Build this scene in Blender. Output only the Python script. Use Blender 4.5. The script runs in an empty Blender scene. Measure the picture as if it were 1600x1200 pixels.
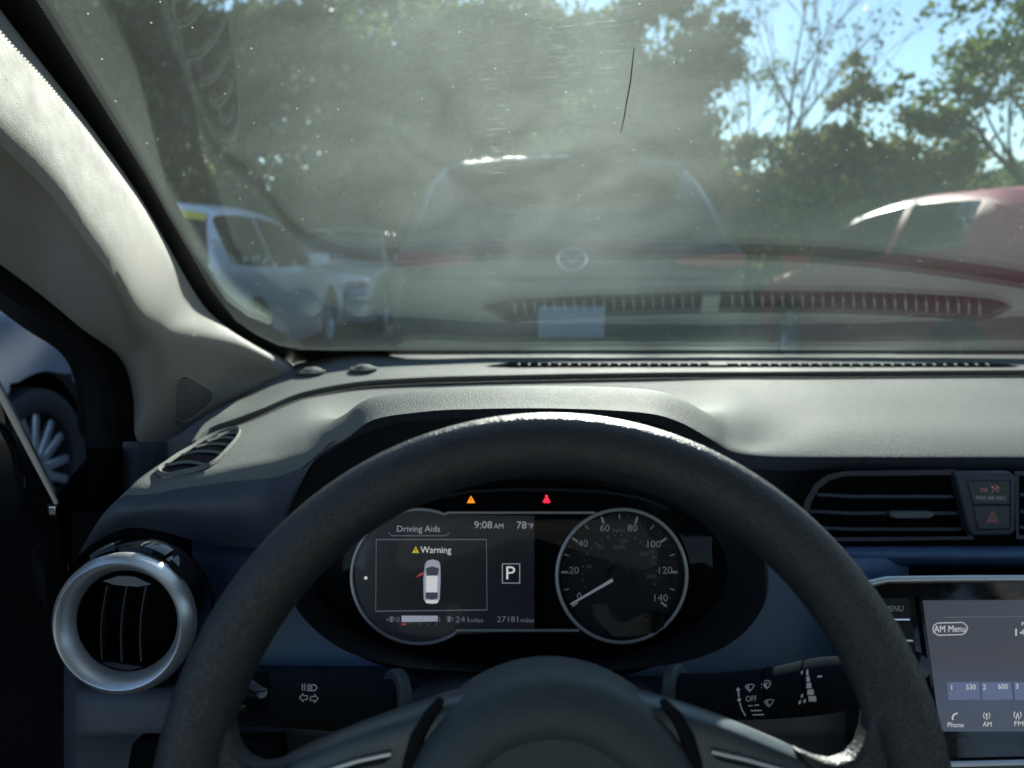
import bpy, math, random
import numpy as np
from mathutils import Vector, Matrix
from mathutils.bvhtree import BVHTree

R = math.radians
random.seed(7)
rng = np.random.default_rng(7)
S = bpy.context.scene
COL = S.collection

# ------------------------------------------------------------------ camera, sky, sun, exposure
EYE = 1.05                      # height of the phone above the ground
PITCH = R(9.4)
CP, SP = math.cos(PITCH), math.sin(PITCH)
F = 1202.0                      # focal length in photo pixels (1600 wide)
cam = bpy.data.cameras.new('camera')
cam.sensor_width = 36.0
cam.lens = 36.0 * F / 1600.0
cam.clip_start = 0.02
cam.clip_end = 2000
cam.dof.use_dof = True
cam.dof.focus_distance = 0.57
cam.dof.aperture_fstop = 6.8
camo = bpy.data.objects.new('camera', cam)
COL.objects.link(camo)
camo.location = (0, 0, EYE)
camo.rotation_euler = (math.pi / 2 - PITCH, 0, 0)
S.camera = camo

SUN_EL, SUN_AZ = R(20.5), R(10)
world = bpy.data.worlds.new('World')
S.world = world
world.use_nodes = True
wn = world.node_tree.nodes
sky = wn.new('ShaderNodeTexSky')
sky.sky_type = 'NISHITA'
sky.sun_disc = False
sky.sun_elevation = SUN_EL
sky.sun_rotation = SUN_AZ
sky.air_density = 1.0
sky.dust_density = 0.0
sky.ozone_density = 1.6
world.node_tree.links.new(sky.outputs[0], wn['Background'].inputs[0])
wn['Background'].inputs[1].default_value = 0.066
sun = bpy.data.lights.new('sun', 'SUN')
sun.energy = 5.0
sun.angle = R(0.55)
sun.color = (1.0, 0.95, 0.86)
suno = bpy.data.objects.new('sun', sun)
COL.objects.link(suno)
sdir = Vector((math.cos(SUN_EL) * math.sin(SUN_AZ), math.cos(SUN_EL) * math.cos(SUN_AZ), math.sin(SUN_EL)))
suno.rotation_euler = sdir.to_track_quat('Z', 'Y').to_euler()
suno.location = sdir * 50
S.view_settings.view_transform = 'Standard'
S.view_settings.look = 'None'
S.view_settings.gamma = 1
S.view_settings.exposure = 1.6
S.view_settings.use_curve_mapping = False
S.cycles.max_bounces = 10
S.cycles.transparent_max_bounces = 32
S.cycles.diffuse_bounces = 4
S.cycles.glossy_bounces = 4
S.cycles.transmission_bounces = 6
S.cycles.caustics_reflective = False
S.cycles.caustics_refractive = False
S.cycles.sample_clamp_indirect = 4.0
S.cycles.use_denoising = True

# ------------------------------------------------------------------ geometry helpers
def ray(u, v):
    """direction from the eye through photo pixel u, v"""
    xc, yc = (u - 800) / F, (600 - v) / F
    return Vector((xc, CP + SP * yc, -SP + CP * yc))
O = Vector((0, 0, EYE))
def pT(u, v, t): return O + ray(u, v) * t            # at depth t
def pY(u, v, y):
    d = ray(u, v); return O + d * (y / d.y)
def pZ(u, v, z):                                      # z relative to the eye
    d = ray(u, v); return O + d * (z / d.z)
def pX(u, v, x):
    d = ray(u, v); return O + d * (x / d.x)
def V(x, y, z): return Vector((x, y, z + EYE))        # coordinates relative to the eye

TAN = math.tan(R(28))
def ybase(x): return 1.40 - 0.20 * (x - 0.37) ** 2
def glass_pt(x, y, off=0.0):
    return Vector((x, y, EYE - 0.18 + (ybase(x) - y) * TAN - off))
def pG(u, v, off=0.0):
    d = ray(u, v)
    lo, hi = 0.05, 3.0
    for _ in range(50):
        m = (lo + hi) / 2
        p = d * m
        if p.z < -0.18 + (ybase(p.x) - p.y) * TAN - off: lo = m
        else: hi = m
    return O + d * lo

class Frame:
    def __init__(s, o, ex, ey):
        s.o, s.ex, s.ey = o, ex.normalized(), ey.normalized()
        s.n = s.ex.cross(s.ey)                        # points at the viewer
    def hit(s, u, v, lift=0.0):
        d = ray(u, v)
        o2 = s.o + s.n * lift
        return O + d * ((o2 - O).dot(s.n) / d.dot(s.n))
    def at(s, a, b, h=0.0): return s.o + s.ex * a + s.ey * b + s.n * h
    def loc(s, u, v):
        p = s.hit(u, v) - s.o
        return p.dot(s.ex), p.dot(s.ey)
CAMX, CAMU, CAMF = Vector((1, 0, 0)), Vector((0, SP, CP)), Vector((0, CP, -SP))
def facing(u, v, t, tilt=0.0):
    """frame square to the driver at depth t; tilt leans its top away"""
    q = Matrix.Rotation(tilt, 3, 'X')
    return Frame(pT(u, v, t), CAMX, q @ CAMU if tilt else CAMU)

class MB:
    def __init__(s): s.v, s.f = [], []
    def add(s, vs, fs):
        b = len(s.v)
        s.v.extend([Vector(x) for x in vs]); s.f.extend([tuple(i + b for i in f) for f in fs])
        return s
    def box(s, c, d, rot=None):
        x, y, z = [k / 2 for k in d]
        vs = [Vector((a * x, b * y, e * z)) for a in (-1, 1) for b in (-1, 1) for e in (-1, 1)]
        if rot is not None: vs = [rot @ q for q in vs]
        return s.add([Vector(c) + q for q in vs], [(0, 1, 3, 2), (4, 6, 7, 5), (0, 4, 5, 1), (2, 3, 7, 6), (0, 2, 6, 4), (1, 5, 7, 3)])
    def tube(s, pts, r, n=8, closed=False, caps=True):
        pts = [Vector(p) for p in pts]; m = len(pts)
        rr = r if hasattr(r, '__len__') else [r] * m
        vs, fs, up = [], [], None
        for i, p in enumerate(pts):
            a = pts[(i - 1) % m] if (i > 0 or closed) else p
            b = pts[(i + 1) % m] if (i < m - 1 or closed) else p
            t = (b - a).normalized()
            if up is None:
                up = Vector((0, 0, 1)) if abs(t.z) < .9 else Vector((1, 0, 0))
            x = t.cross(up)
            if x.length < 1e-6: x = t.cross(Vector((0, 1, 0)))
            x.normalize(); y = x.cross(t).normalized(); up = y
            vs += [p + (x * math.cos(k * 2 * math.pi / n) + y * math.sin(k * 2 * math.pi / n)) * rr[i] for k in range(n)]
        for i in range(m if closed else m - 1):
            j = (i + 1) % m
            fs += [(i * n + k, i * n + (k + 1) % n, j * n + (k + 1) % n, j * n + k) for k in range(n)]
        if caps and not closed:
            fs += [tuple(range(n))[::-1], tuple((m - 1) * n + k for k in range(n))]
        return s.add(vs, fs)
    def lathe(s, o, ax, prof, n=48, ex=None):
        """revolve (radius, height along ax) about o"""
        ax = Vector(ax).normalized()
        ex = Vector(ex) if ex is not None else (Vector((1, 0, 0)) if abs(ax.x) < .9 else Vector((0, 1, 0)))
        ex = (ex - ax * ex.dot(ax)).normalized(); ey = ax.cross(ex)
        vs, m = [], len(prof)
        for k in range(n):
            a = 2 * math.pi * k / n
            d = ex * math.cos(a) + ey * math.sin(a)
            vs += [o + d * r + ax * h for r, h in prof]
        fs = [(k * m + i, ((k + 1) % n) * m + i, ((k + 1) % n) * m + i + 1, k * m + i + 1) for k in range(n) for i in range(m - 1)]
        return s.add(vs, fs)
    def prism(s, pts, back):
        """closed outline (front) extruded by vector back"""
        n = len(pts); pts = [Vector(p) for p in pts]; back = Vector(back)
        fs = [tuple(range(n)), tuple(range(2 * n - 1, n - 1, -1))] + [(i, i + n, (i + 1) % n + n, (i + 1) % n) for i in range(n)]
        return s.add(pts + [p + back for p in pts], fs)
    def grid(s, g, flip=False):
        a, b = len(g), len(g[0])
        vs = [p for r in g for p in r]
        fs = [(i * b + j, i * b + j + 1, (i + 1) * b + j + 1, (i + 1) * b + j) for i in range(a - 1) for j in range(b - 1)]
        if flip: fs = [f[::-1] for f in fs]
        return s.add(vs, fs)
    def bvh(s): return BVHTree.FromPolygons([tuple(p) for p in s.v], s.f)
    def build(s, name, m, parent=None, smooth=True, label=None, local=False, bevel=0.0, auto=True):
        off = Vector((0, 0, 0))
        if parent is not None and not local:
            q = parent
            while q is not None: off += q.location; q = q.parent
        me = bpy.data.meshes.new(name)
        me.from_pydata([tuple(p - off) for p in s.v], [], s.f)
        me.materials.append(m)
        if smooth:
            me.shade_smooth()
            if auto: me.set_sharp_from_angle(angle=R(38))
        o = bpy.data.objects.new(name, me)
        COL.objects.link(o)
        if parent is not None: o.parent = parent
        if label: o['label'] = label
        if bevel:
            b = o.modifiers.new('bevel', 'BEVEL'); b.width = bevel; b.segments = 3; b.limit_method = 'ANGLE'; b.angle_limit = R(40)
        return o

def thing(name, label, cat, loc=(0, 0, 0), group=None, rz=0):
    o = bpy.data.objects.new(name, None); COL.objects.link(o)
    o.empty_display_size = .1
    o.location = loc; o.rotation_euler = (0, 0, rz)
    o['label'] = label; o['category'] = cat
    if group: o['group'] = group
    return o
def dup(o, parent, loc=None):
    c = o.copy(); COL.objects.link(c); c.parent = parent
    if loc is not None: c.location = loc
    return c

def cr(a, b, c, d, t):
    return 0.5 * ((2 * b) + (-a + c) * t + (2 * a - 5 * b + 4 * c - d) * t * t + (-a + 3 * b - 3 * c + d) * t ** 3)
def spline(P, n):
    """Catmull-Rom through P (k x dims), n steps per span"""
    P = np.asarray(P, float); k = len(P)
    out = []
    for i in range(k - 1):
        a = P[i - 1] if i else 2 * P[0] - P[1]
        d = P[i + 2] if i + 2 < k else 2 * P[-1] - P[-2]
        for t in np.arange(n) / n: out.append(cr(a, P[i], P[i + 1], d, t))
    out.append(P[-1]); return np.array(out)
def patch(ctrl, nr, nc):
    """smooth surface through rows x cols of points"""
    A = np.array([[tuple(p) for p in r] for r in ctrl], float)
    A = spline(A, nr)
    A = np.swapaxes(spline(np.swapaxes(A, 0, 1), nc), 0, 1)
    return [[Vector(p) for p in r] for r in A]
def ss(e0, e1, x):
    t = min(1, max(0, (x - e0) / (e1 - e0))); return t * t * (3 - 2 * t)

# ------------------------------------------------------------------ flat print (drawn in photo pixels, laid on a surface)
TXT = {}
def glyphs(s):
    if s not in TXT:
        c = bpy.data.curves.new('t', 'FONT'); c.body = s; c.size = 1; c.resolution_u = 3
        o = bpy.data.objects.new('t', c); COL.objects.link(o)
        dg = bpy.context.evaluated_depsgraph_get()
        me = bpy.data.meshes.new_from_object(o.evaluated_get(dg))
        v = np.array([tuple(p.co) for p in me.vertices])[:, :2]; f = [tuple(p.vertices) for p in me.polygons]
        bpy.data.objects.remove(o); bpy.data.curves.remove(c); bpy.data.meshes.remove(me)
        TXT[s] = (v, f)
    return TXT[s]
CAPH = None
class Decal:
    def __init__(s, surf): s.surf, s.mb = surf, MB()
    def raw(s, pts, fs):
        s.mb.add([s.surf(u, v) for u, v in pts], fs); return s
    def text(s, t, u, v, cap, width=None, align='c', rot=0.0):
        """v is the middle of the capitals; cap their height in pixels"""
        global CAPH
        if CAPH is None: CAPH = glyphs('H')[0][:, 1].max()
        g, f = glyphs(t)
        k = cap / CAPH
        x, y = g[:, 0] - g[:, 0].min(), g[:, 1]
        w = x.max()
        kx = width / w if width else k
        x = x * kx - {'c': w * kx / 2, 'l': 0, 'r': w * kx}[align]
        y = -(y * k - cap / 2)
        c, sn = math.cos(rot), math.sin(rot)
        return s.raw([(u + a * c - b * sn, v + a * sn + b * c) for a, b in zip(x, y)], f)
    def line(s, pts, w, closed=False, sub=0):
        P = [np.array(p, float) for p in pts]
        if sub:
            Q = []
            for a, b in zip(P, P[1:]): Q += [a + (b - a) * t / sub for t in range(sub)]
            P = Q + [P[-1]]
        n = len(P); L, Rr = [], []
        for i in range(n):
            a = P[(i - 1) % n] if (i or closed) else P[i]
            b = P[(i + 1) % n] if (i < n - 1 or closed) else P[i]
            d = b - a; d = d / (np.hypot(*d) + 1e-9)
            q = np.array([-d[1], d[0]]) * w / 2
            L.append(P[i] + q); Rr.append(P[i] - q)
        pts2 = L + Rr
        m = n if closed else n - 1
        return s.raw(pts2, [(i, (i + 1) % n, (i + 1) % n + n, i + n) for i in range(m)])
    def poly(s, pts): return s.raw(pts, [tuple(range(len(pts)))])
    def disc(s, u, v, r, n=16): return s.poly([(u + r * math.cos(2 * math.pi * i / n), v + r * math.sin(2 * math.pi * i / n)) for i in range(n)])
    def ring(s, u, v, r, w, n=24, a0=0, a1=360):
        c = a1 - a0 >= 360
        k = n if c else n + 1
        return s.line([(u + r * math.cos(R(a0 + (a1 - a0) * i / n)), v + r * math.sin(R(a0 + (a1 - a0) * i / n))) for i in range(k)], w, c)
    def build(s, name, m, parent, label=None): return s.mb.build(name, m, parent, smooth=False, label=label)
def on_plane(fr, lift): return lambda u, v: fr.hit(u, v, lift)
def on_mesh(b, lift):
    def g(u, v):
        d = ray(u, v).normalized()
        h = b.ray_cast(O, d)
        if h[0] is None: h = b.find_nearest(O + d * .78)
        return h[0] - d * lift
    return g

# ------------------------------------------------------------------ materials
def nt(name):
    m = bpy.data.materials.new(name); m.use_nodes = True
    return m, m.node_tree, m.node_tree.nodes['Principled BSDF']
def N(t, kind, **kw):
    n = t.nodes.new(kind)
    for k, v in kw.items():
        if k.startswith('i_'): n.inputs[k[2:].replace('_', ' ')].default_value = v
        else: setattr(n, k, v)
    return n
def plastic(name, col, rough=.5, grain=0.0, gscale=450, spec=.5, vary=.12, metal=0.0, coat=0.0):
    m, t, b = nt(name)
    b.inputs['Roughness'].default_value = rough
    b.inputs['Metallic'].default_value = metal
    b.inputs['Specular IOR Level'].default_value = spec
    b.inputs['Coat Weight'].default_value = coat
    tc = N(t, 'ShaderNodeTexCoord')
    no = N(t, 'ShaderNodeTexNoise', i_Scale=14.0, i_Detail=5.0)
    t.links.new(tc.outputs['Object'], no.inputs['Vector'])
    mx = N(t, 'ShaderNodeMix', data_type='RGBA')
    mx.inputs[6].default_value = (*[c * (1 - vary) for c in col], 1)
    mx.inputs[7].default_value = (*[min(1, c * (1 + vary)) for c in col], 1)
    t.links.new(no.outputs['Fac'], mx.inputs[0])
    t.links.new(mx.outputs[2], b.inputs['Base Color'])
    mr = N(t, 'ShaderNodeMapRange'); mr.inputs[1].default_value = .3; mr.inputs[2].default_value = .7
    mr.inputs[3].default_value = max(0, rough - vary * .45); mr.inputs[4].default_value = min(1, rough + vary * .45)
    n3 = N(t, 'ShaderNodeTexNoise', i_Scale=60.0, i_Detail=3.0)
    t.links.new(tc.outputs['Object'], n3.inputs['Vector'])
    t.links.new(n3.outputs['Fac'], mr.inputs[0]); t.links.new(mr.outputs[0], b.inputs['Roughness'])
    if grain:
        vo = N(t, 'ShaderNodeTexVoronoi', feature='DISTANCE_TO_EDGE', i_Scale=float(gscale))
        n2 = N(t, 'ShaderNodeTexNoise', i_Scale=gscale * .6, i_Detail=3.0)
        ad = N(t, 'ShaderNodeMix', data_type='RGBA'); ad.inputs[0].default_value = .02
        t.links.new(tc.outputs['Object'], ad.inputs[6]); t.links.new(n2.outputs['Color'], ad.inputs[7])
        t.links.new(tc.outputs['Object'], n2.inputs['Vector'])
        t.links.new(tc.outputs['Object'], vo.inputs['Vector'])
        pw = N(t, 'ShaderNodeMath', operation='POWER'); pw.inputs[1].default_value = .6
        t.links.new(vo.outputs['Distance'], pw.inputs[0])
        ml = N(t, 'ShaderNodeMath', operation='ADD')
        sc3 = N(t, 'ShaderNodeMath', operation='MULTIPLY'); sc3.inputs[1].default_value = .35; t.links.new(n2.outputs['Fac'], sc3.inputs[0])
        t.links.new(pw.outputs[0], ml.inputs[0]); t.links.new(sc3.outputs[0], ml.inputs[1])
        bp = N(t, 'ShaderNodeBump', i_Strength=1.0, i_Distance=grain)
        t.links.new(ml.outputs[0], bp.inputs['Height']); t.links.new(bp.outputs[0], b.inputs['Normal'])
    return m
def glow(name, col, k=1.0, base=.02):
    m, t, b = nt(name)
    b.inputs['Base Color'].default_value = (base, base, base, 1)
    b.inputs['Roughness'].default_value = .3
    b.inputs['Emission Color'].default_value = (*col, 1)
    b.inputs['Emission Strength'].default_value = k
    return m
def plain(name, col, rough=.5, metal=0, spec=.5):
    m, t, b = nt(name)
    b.inputs['Base Color'].default_value = (*col, 1); b.inputs['Roughness'].default_value = rough
    b.inputs['Metallic'].default_value = metal; b.inputs['Specular IOR Level'].default_value = spec
    return m

M = {}
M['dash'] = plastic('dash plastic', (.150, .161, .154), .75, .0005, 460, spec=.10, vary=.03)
M['face'] = plastic('dash face plastic', (.042, .053, .075), .52, .0002, 430)  # own colour of vents and trim; on the dash face it paints in shade
M['lower'] = plastic('lower dash plastic', (.052, .062, .078), .5, .0002, 430)
M['blue'] = plastic('slate blue trim', (.085, .165, .31), .42, .0001, 600)
M['leather'] = plastic('wheel leather', (.022, .027, .032), .42, .00042, 560, spec=.6, vary=.05)
M['hub'] = plastic('airbag cover plastic', (.052, .070, .080), .5, .0003, 480)
M['spoke'] = plastic('spoke satin plastic', (.085, .110, .125), .4, spec=.5, metal=.35)
M['black'] = plastic('matt black plastic', (.018, .023, .029), .6, spec=.3)
M['stalk'] = plastic('stalk plastic', (.016, .020, .025), .8, spec=0.0)
M['dark'] = plastic('dark recess', (.006, .007, .009), .95, spec=0.0)
M['gloss'] = plastic('gloss black', (.006, .007, .009), .07, spec=.5)
M['chrome'] = plastic('satin chrome', (.72, .75, .78), .36, metal=.8, vary=.04)
M['satin'] = plastic('satin silver', (.55, .55, .55), .4, metal=.3, vary=.05)
M['bright'] = plastic('bright chrome', (.75, .77, .8), .12, metal=1.0, vary=.03)
M['beige'] = plastic('pillar beige', (.36, .347, .325), .75, .00025, 700, spec=.3)
M['mesh'] = plastic('speaker mesh', (.05, .052, .05), .6)
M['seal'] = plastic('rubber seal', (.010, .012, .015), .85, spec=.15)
M['frit'] = plain('black ceramic frit', (.006, .006, .007), .35)
M['print'] = glow('white print', (.55, .62, .68), .04, .45)
M['printdim'] = glow('grey print', (.5, .55, .6), .03, .28)
M['printred'] = glow('red print', (.7, .16, .12), .05, .2)
M['lcd'] = glow('display text', (.75, .82, .95), .10)
M['lcddim'] = glow('display text dim', (.5, .6, .75), .055)
M['white'] = glow('display white', (.95, .97, 1.0), .19)
M['icon'] = glow('display car silver', (.62, .68, .85), .13)
M['icondark'] = glow('display car glass', (.16, .17, .24), .08)
M['needle'] = glow('needle white', (.6, .66, .8), .06, .3)
M['amber'] = glow('amber telltale', (1.0, .30, .01), .42)
M['yellow'] = glow('yellow telltale', (.75, .62, .02), .2)
M['red'] = glow('red telltale', (1.0, .02, .06), .4)
M['reddim'] = glow('dim red', (.7, .1, .1), .12)
M['lcdbg'] = glow('display background', (.016, .020, .030), .10, .004)

def screen_mat():
    m, t, b = nt('touchscreen')
    b.inputs['Base Color'].default_value = (.02, .02, .025, 1); b.inputs['Roughness'].default_value = .22
    tc = N(t, 'ShaderNodeTexCoord'); sp_ = N(t, 'ShaderNodeSeparateXYZ'); t.links.new(tc.outputs['Generated'], sp_.inputs[0])
    cr_ = N(t, 'ShaderNodeValToRGB'); e = cr_.color_ramp.elements
    e[0].color = (.22, .30, .52, 1); e[1].color = (.15, .19, .25, 1); e[1].position = 1.0
    k_ = e.new(.55); k_.color = (.17, .18, .22, 1)
    t.links.new(sp_.outputs[2], cr_.inputs[0]); t.links.new(cr_.outputs[0], b.inputs['Emission Color'])
    b.inputs['Emission Strength'].default_value = .085
    return m
M['screen'] = screen_mat()
M['tile'] = glow('screen tile', (.24, .31, .55), .13)
M['bar'] = glow('screen bar', (.15, .19, .27), .12)

def glass_mat():
    m, t, b = nt('windscreen glass')
    t.nodes.remove(b)
    out = t.nodes['Material Output']
    lw = N(t, 'ShaderNodeLayerWeight'); lw.inputs['Blend'].default_value = .5
    p5 = N(t, 'ShaderNodeMath', operation='POWER'); p5.inputs[1].default_value = 5
    t.links.new(lw.outputs['Facing'], p5.inputs[0])
    fr = N(t, 'ShaderNodeMath', operation='MULTIPLY_ADD'); fr.inputs[1].default_value = 2.6; fr.inputs[2].default_value = .08
    t.links.new(p5.outputs[0], fr.inputs[0])
    tr = N(t, 'ShaderNodeBsdfTransparent'); tr.inputs[0].default_value = (.925, .97, .955, 1)
    gl = N(t, 'ShaderNodeBsdfGlossy'); gl.inputs['Roughness'].default_value = 0.0; gl.inputs['Color'].default_value = (.84, .99, .97, 1)
    mx = N(t, 'ShaderNodeMixShader')
    t.links.new(fr.outputs[0], mx.inputs[0]); t.links.new(tr.outputs[0], mx.inputs[1]); t.links.new(gl.outputs[0], mx.inputs[2])
    # dust film: overall veil, wiped arcs, specks
    tc = N(t, 'ShaderNodeTexCoord')
    mp = N(t, 'ShaderNodeMapping'); t.links.new(tc.outputs['Object'], mp.inputs['Vector'])
    n1 = N(t, 'ShaderNodeTexNoise', i_Scale=3.0, i_Detail=4.0, i_Distortion=.6)
    t.links.new(mp.outputs[0], n1.inputs['Vector'])
    # one thicker smudge on the driver's side that also paints in the sun-glare haze
    dist = N(t, 'ShaderNodeVectorMath', operation='DISTANCE'); dist.inputs[1].default_value = (.03, .78, .155)
    ms = N(t, 'ShaderNodeMapping'); ms.inputs['Scale'].default_value = (1.0, .55, .55)
    ms.inputs['Location'].default_value = (0.0, .78 * .45, .155 * .45)
    t.links.new(tc.outputs['Object'], ms.inputs['Vector']); t.links.new(ms.outputs[0], dist.inputs[0])
    sm = N(t, 'ShaderNodeMapRange', interpolation_type='SMOOTHERSTEP')
    sm.inputs[1].default_value = .40; sm.inputs[2].default_value = .0; sm.inputs[3].default_value = 0; sm.inputs[4].default_value = 1
    t.links.new(dist.outputs['Value'], sm.inputs[0])
    # fine arcs from wiping
    wv = N(t, 'ShaderNodeTexWave', wave_type='RINGS', rings_direction='SPHERICAL', i_Scale=70.0, i_Distortion=9.0, i_Detail=4.0)
    wv.inputs['Detail Scale'].default_value = 2.0
    mw = N(t, 'ShaderNodeMapping'); mw.inputs['Location'].default_value = (-.25, -1.15, .15)
    t.links.new(tc.outputs['Object'], mw.inputs['Vector']); t.links.new(mw.outputs[0], wv.inputs['Vector'])
    wr = N(t, 'ShaderNodeMapRange'); wr.inputs[1].default_value = .3; wr.inputs[2].default_value = 1.0; wr.inputs[3].default_value = .92; wr.inputs[4].default_value = 1.09
    t.links.new(wv.outputs['Fac'], wr.inputs[0])
    vo = N(t, 'ShaderNodeTexVoronoi', i_Scale=75.0); t.links.new(tc.outputs['Object'], vo.inputs['Vector'])
    sp = N(t, 'ShaderNodeMath', operation='LESS_THAN'); sp.inputs[1].default_value = .055
    t.links.new(vo.outputs['Distance'], sp.inputs[0])
    sep = N(t, 'ShaderNodeSeparateColor'); t.links.new(vo.outputs['Color'], sep.inputs[0])
    gt = N(t, 'ShaderNodeMath', operation='GREATER_THAN'); gt.inputs[1].default_value = .6
    t.links.new(sep.outputs[0], gt.inputs[0])
    spk = N(t, 'ShaderNodeMath', operation='MULTIPLY'); t.links.new(sp.outputs[0], spk.inputs[0]); t.links.new(gt.outputs[0], spk.inputs[1])
    a = N(t, 'ShaderNodeMapRange'); a.inputs[1].default_value = .25; a.inputs[2].default_value = .75; a.inputs[3].default_value = .002; a.inputs[4].default_value = .015
    t.links.new(n1.outputs['Fac'], a.inputs[0])
    nb = N(t, 'ShaderNodeTexNoise', i_Scale=8.0, i_Detail=5.0, i_Distortion=1.5); t.links.new(mp.outputs[0], nb.inputs['Vector'])
    nr = N(t, 'ShaderNodeMapRange'); nr.inputs[1].default_value = .3; nr.inputs[2].default_value = .7; nr.inputs[3].default_value = .68; nr.inputs[4].default_value = 1.28; t.links.new(nb.outputs['Fac'], nr.inputs[0])
    sm2 = N(t, 'ShaderNodeMath', operation='MULTIPLY'); t.links.new(sm.outputs[0], sm2.inputs[0]); t.links.new(nr.outputs[0], sm2.inputs[1])
    b1 = N(t, 'ShaderNodeMath', operation='MULTIPLY_ADD'); b1.inputs[1].default_value = .050
    t.links.new(sm2.outputs[0], b1.inputs[0]); t.links.new(a.outputs[0], b1.inputs[2])
    c1 = N(t, 'ShaderNodeMath', operation='MULTIPLY'); t.links.new(b1.outputs[0], c1.inputs[0]); t.links.new(wr.outputs[0], c1.inputs[1])
    d1 = N(t, 'ShaderNodeMath', operation='MULTIPLY_ADD'); d1.inputs[1].default_value = .30
    t.links.new(spk.outputs[0], d1.inputs[0]); t.links.new(c1.outputs[0], d1.inputs[2])
    # two narrow runs of cross scratches that catch the light
    sx_ = N(t, 'ShaderNodeSeparateXYZ'); t.links.new(tc.outputs['Object'], sx_.inputs[0])
    mp2 = N(t, 'ShaderNodeMapping'); mp2.inputs['Scale'].default_value = (34, 420, 420); mp2.inputs['Rotation'].default_value = (0, 0, .06)
    t.links.new(tc.outputs['Object'], mp2.inputs['Vector'])
    ns = N(t, 'ShaderNodeTexNoise', i_Scale=1.0, i_Detail=2.0); t.links.new(mp2.outputs[0], ns.inputs['Vector'])
    th = N(t, 'ShaderNodeMapRange'); th.inputs[1].default_value = .60; th.inputs[2].default_value = .74; t.links.new(ns.outputs['Fac'], th.inputs[0])
    tot = None
    for x0, wd, zlo, zhi, k in ((-.016, .014, .085, .15, .10), (.062, .05, .15, .40, .04), (.03, .30, -.05, .40, .02)):
        sb_ = N(t, 'ShaderNodeMath', operation='SUBTRACT'); sb_.inputs[1].default_value = x0; t.links.new(sx_.outputs[0], sb_.inputs[0])
        ab = N(t, 'ShaderNodeMath', operation='ABSOLUTE'); t.links.new(sb_.outputs[0], ab.inputs[0])
        m1 = N(t, 'ShaderNodeMapRange', interpolation_type='SMOOTHSTEP'); m1.inputs[1].default_value = wd; m1.inputs[2].default_value = wd * .2; m1.inputs[3].default_value = 0; m1.inputs[4].default_value = k
        t.links.new(ab.outputs[0], m1.inputs[0])
        z1 = N(t, 'ShaderNodeMapRange', interpolation_type='SMOOTHSTEP'); z1.inputs[1].default_value = zlo - .03; z1.inputs[2].default_value = zlo + .03; t.links.new(sx_.outputs[2], z1.inputs[0])
        z2 = N(t, 'ShaderNodeMapRange', interpolation_type='SMOOTHSTEP'); z2.inputs[1].default_value = zhi + .04; z2.inputs[2].default_value = zhi - .04; t.links.new(sx_.outputs[2], z2.inputs[0])
        zz = N(t, 'ShaderNodeMath', operation='MULTIPLY'); t.links.new(z1.outputs[0], zz.inputs[0]); t.links.new(z2.outputs[0], zz.inputs[1])
        pr_ = N(t, 'ShaderNodeMath', operation='MULTIPLY'); t.links.new(m1.outputs[0], pr_.inputs[0]); t.links.new(zz.outputs[0], pr_.inputs[1])
        if tot is None: tot = pr_
        else:
            a_ = N(t, 'ShaderNodeMath', operation='ADD'); t.links.new(tot.outputs[0], a_.inputs[0]); t.links.new(pr_.outputs[0], a_.inputs[1]); tot = a_
    e1 = N(t, 'ShaderNodeMath', operation='MULTIPLY_ADD'); t.links.new(th.outputs[0], e1.inputs[0]); t.links.new(tot.outputs[0], e1.inputs[1]); t.links.new(d1.outputs[0], e1.inputs[2])
    d1 = e1
    tl = N(t, 'ShaderNodeBsdfTranslucent'); tl.inputs['Color'].default_value = (.78, .87, .81, 1)
    m2 = N(t, 'ShaderNodeMixShader')
    t.links.new(d1.outputs[0], m2.inputs[0]); t.links.new(mx.outputs[0], m2.inputs[1]); t.links.new(tl.outputs[0], m2.inputs[2])
    t.links.new(m2.outputs[0], out.inputs[0])
    return m
M['glass'] = glass_mat()
def pane_mat(name, tint, refl=1.0, f0=.07):
    m, t, b = nt(name); t.nodes.remove(b)
    lw = N(t, 'ShaderNodeLayerWeight'); lw.inputs['Blend'].default_value = .5
    p5 = N(t, 'ShaderNodeMath', operation='POWER'); p5.inputs[1].default_value = 4
    t.links.new(lw.outputs['Facing'], p5.inputs[0])
    fr = N(t, 'ShaderNodeMath', operation='MULTIPLY_ADD'); fr.inputs[1].default_value = .9 * refl; fr.inputs[2].default_value = f0
    t.links.new(p5.outputs[0], fr.inputs[0])
    tr = N(t, 'ShaderNodeBsdfTransparent'); tr.inputs[0].default_value = (*tint, 1)
    gl = N(t, 'ShaderNodeBsdfGlossy'); gl.inputs['Roughness'].default_value = .02
    mx = N(t, 'ShaderNodeMixShader')
    t.links.new(fr.outputs[0], mx.inputs[0]); t.links.new(tr.outputs[0], mx.inputs[1]); t.links.new(gl.outputs[0], mx.inputs[2])
    t.links.new(mx.outputs[0], t.nodes['Material Output'].inputs[0])
    return m
M['pane'] = pane_mat('car window glass', (.18, .22, .22))
M['panelight'] = pane_mat('clear car window glass', (.72, .80, .79))

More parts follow.
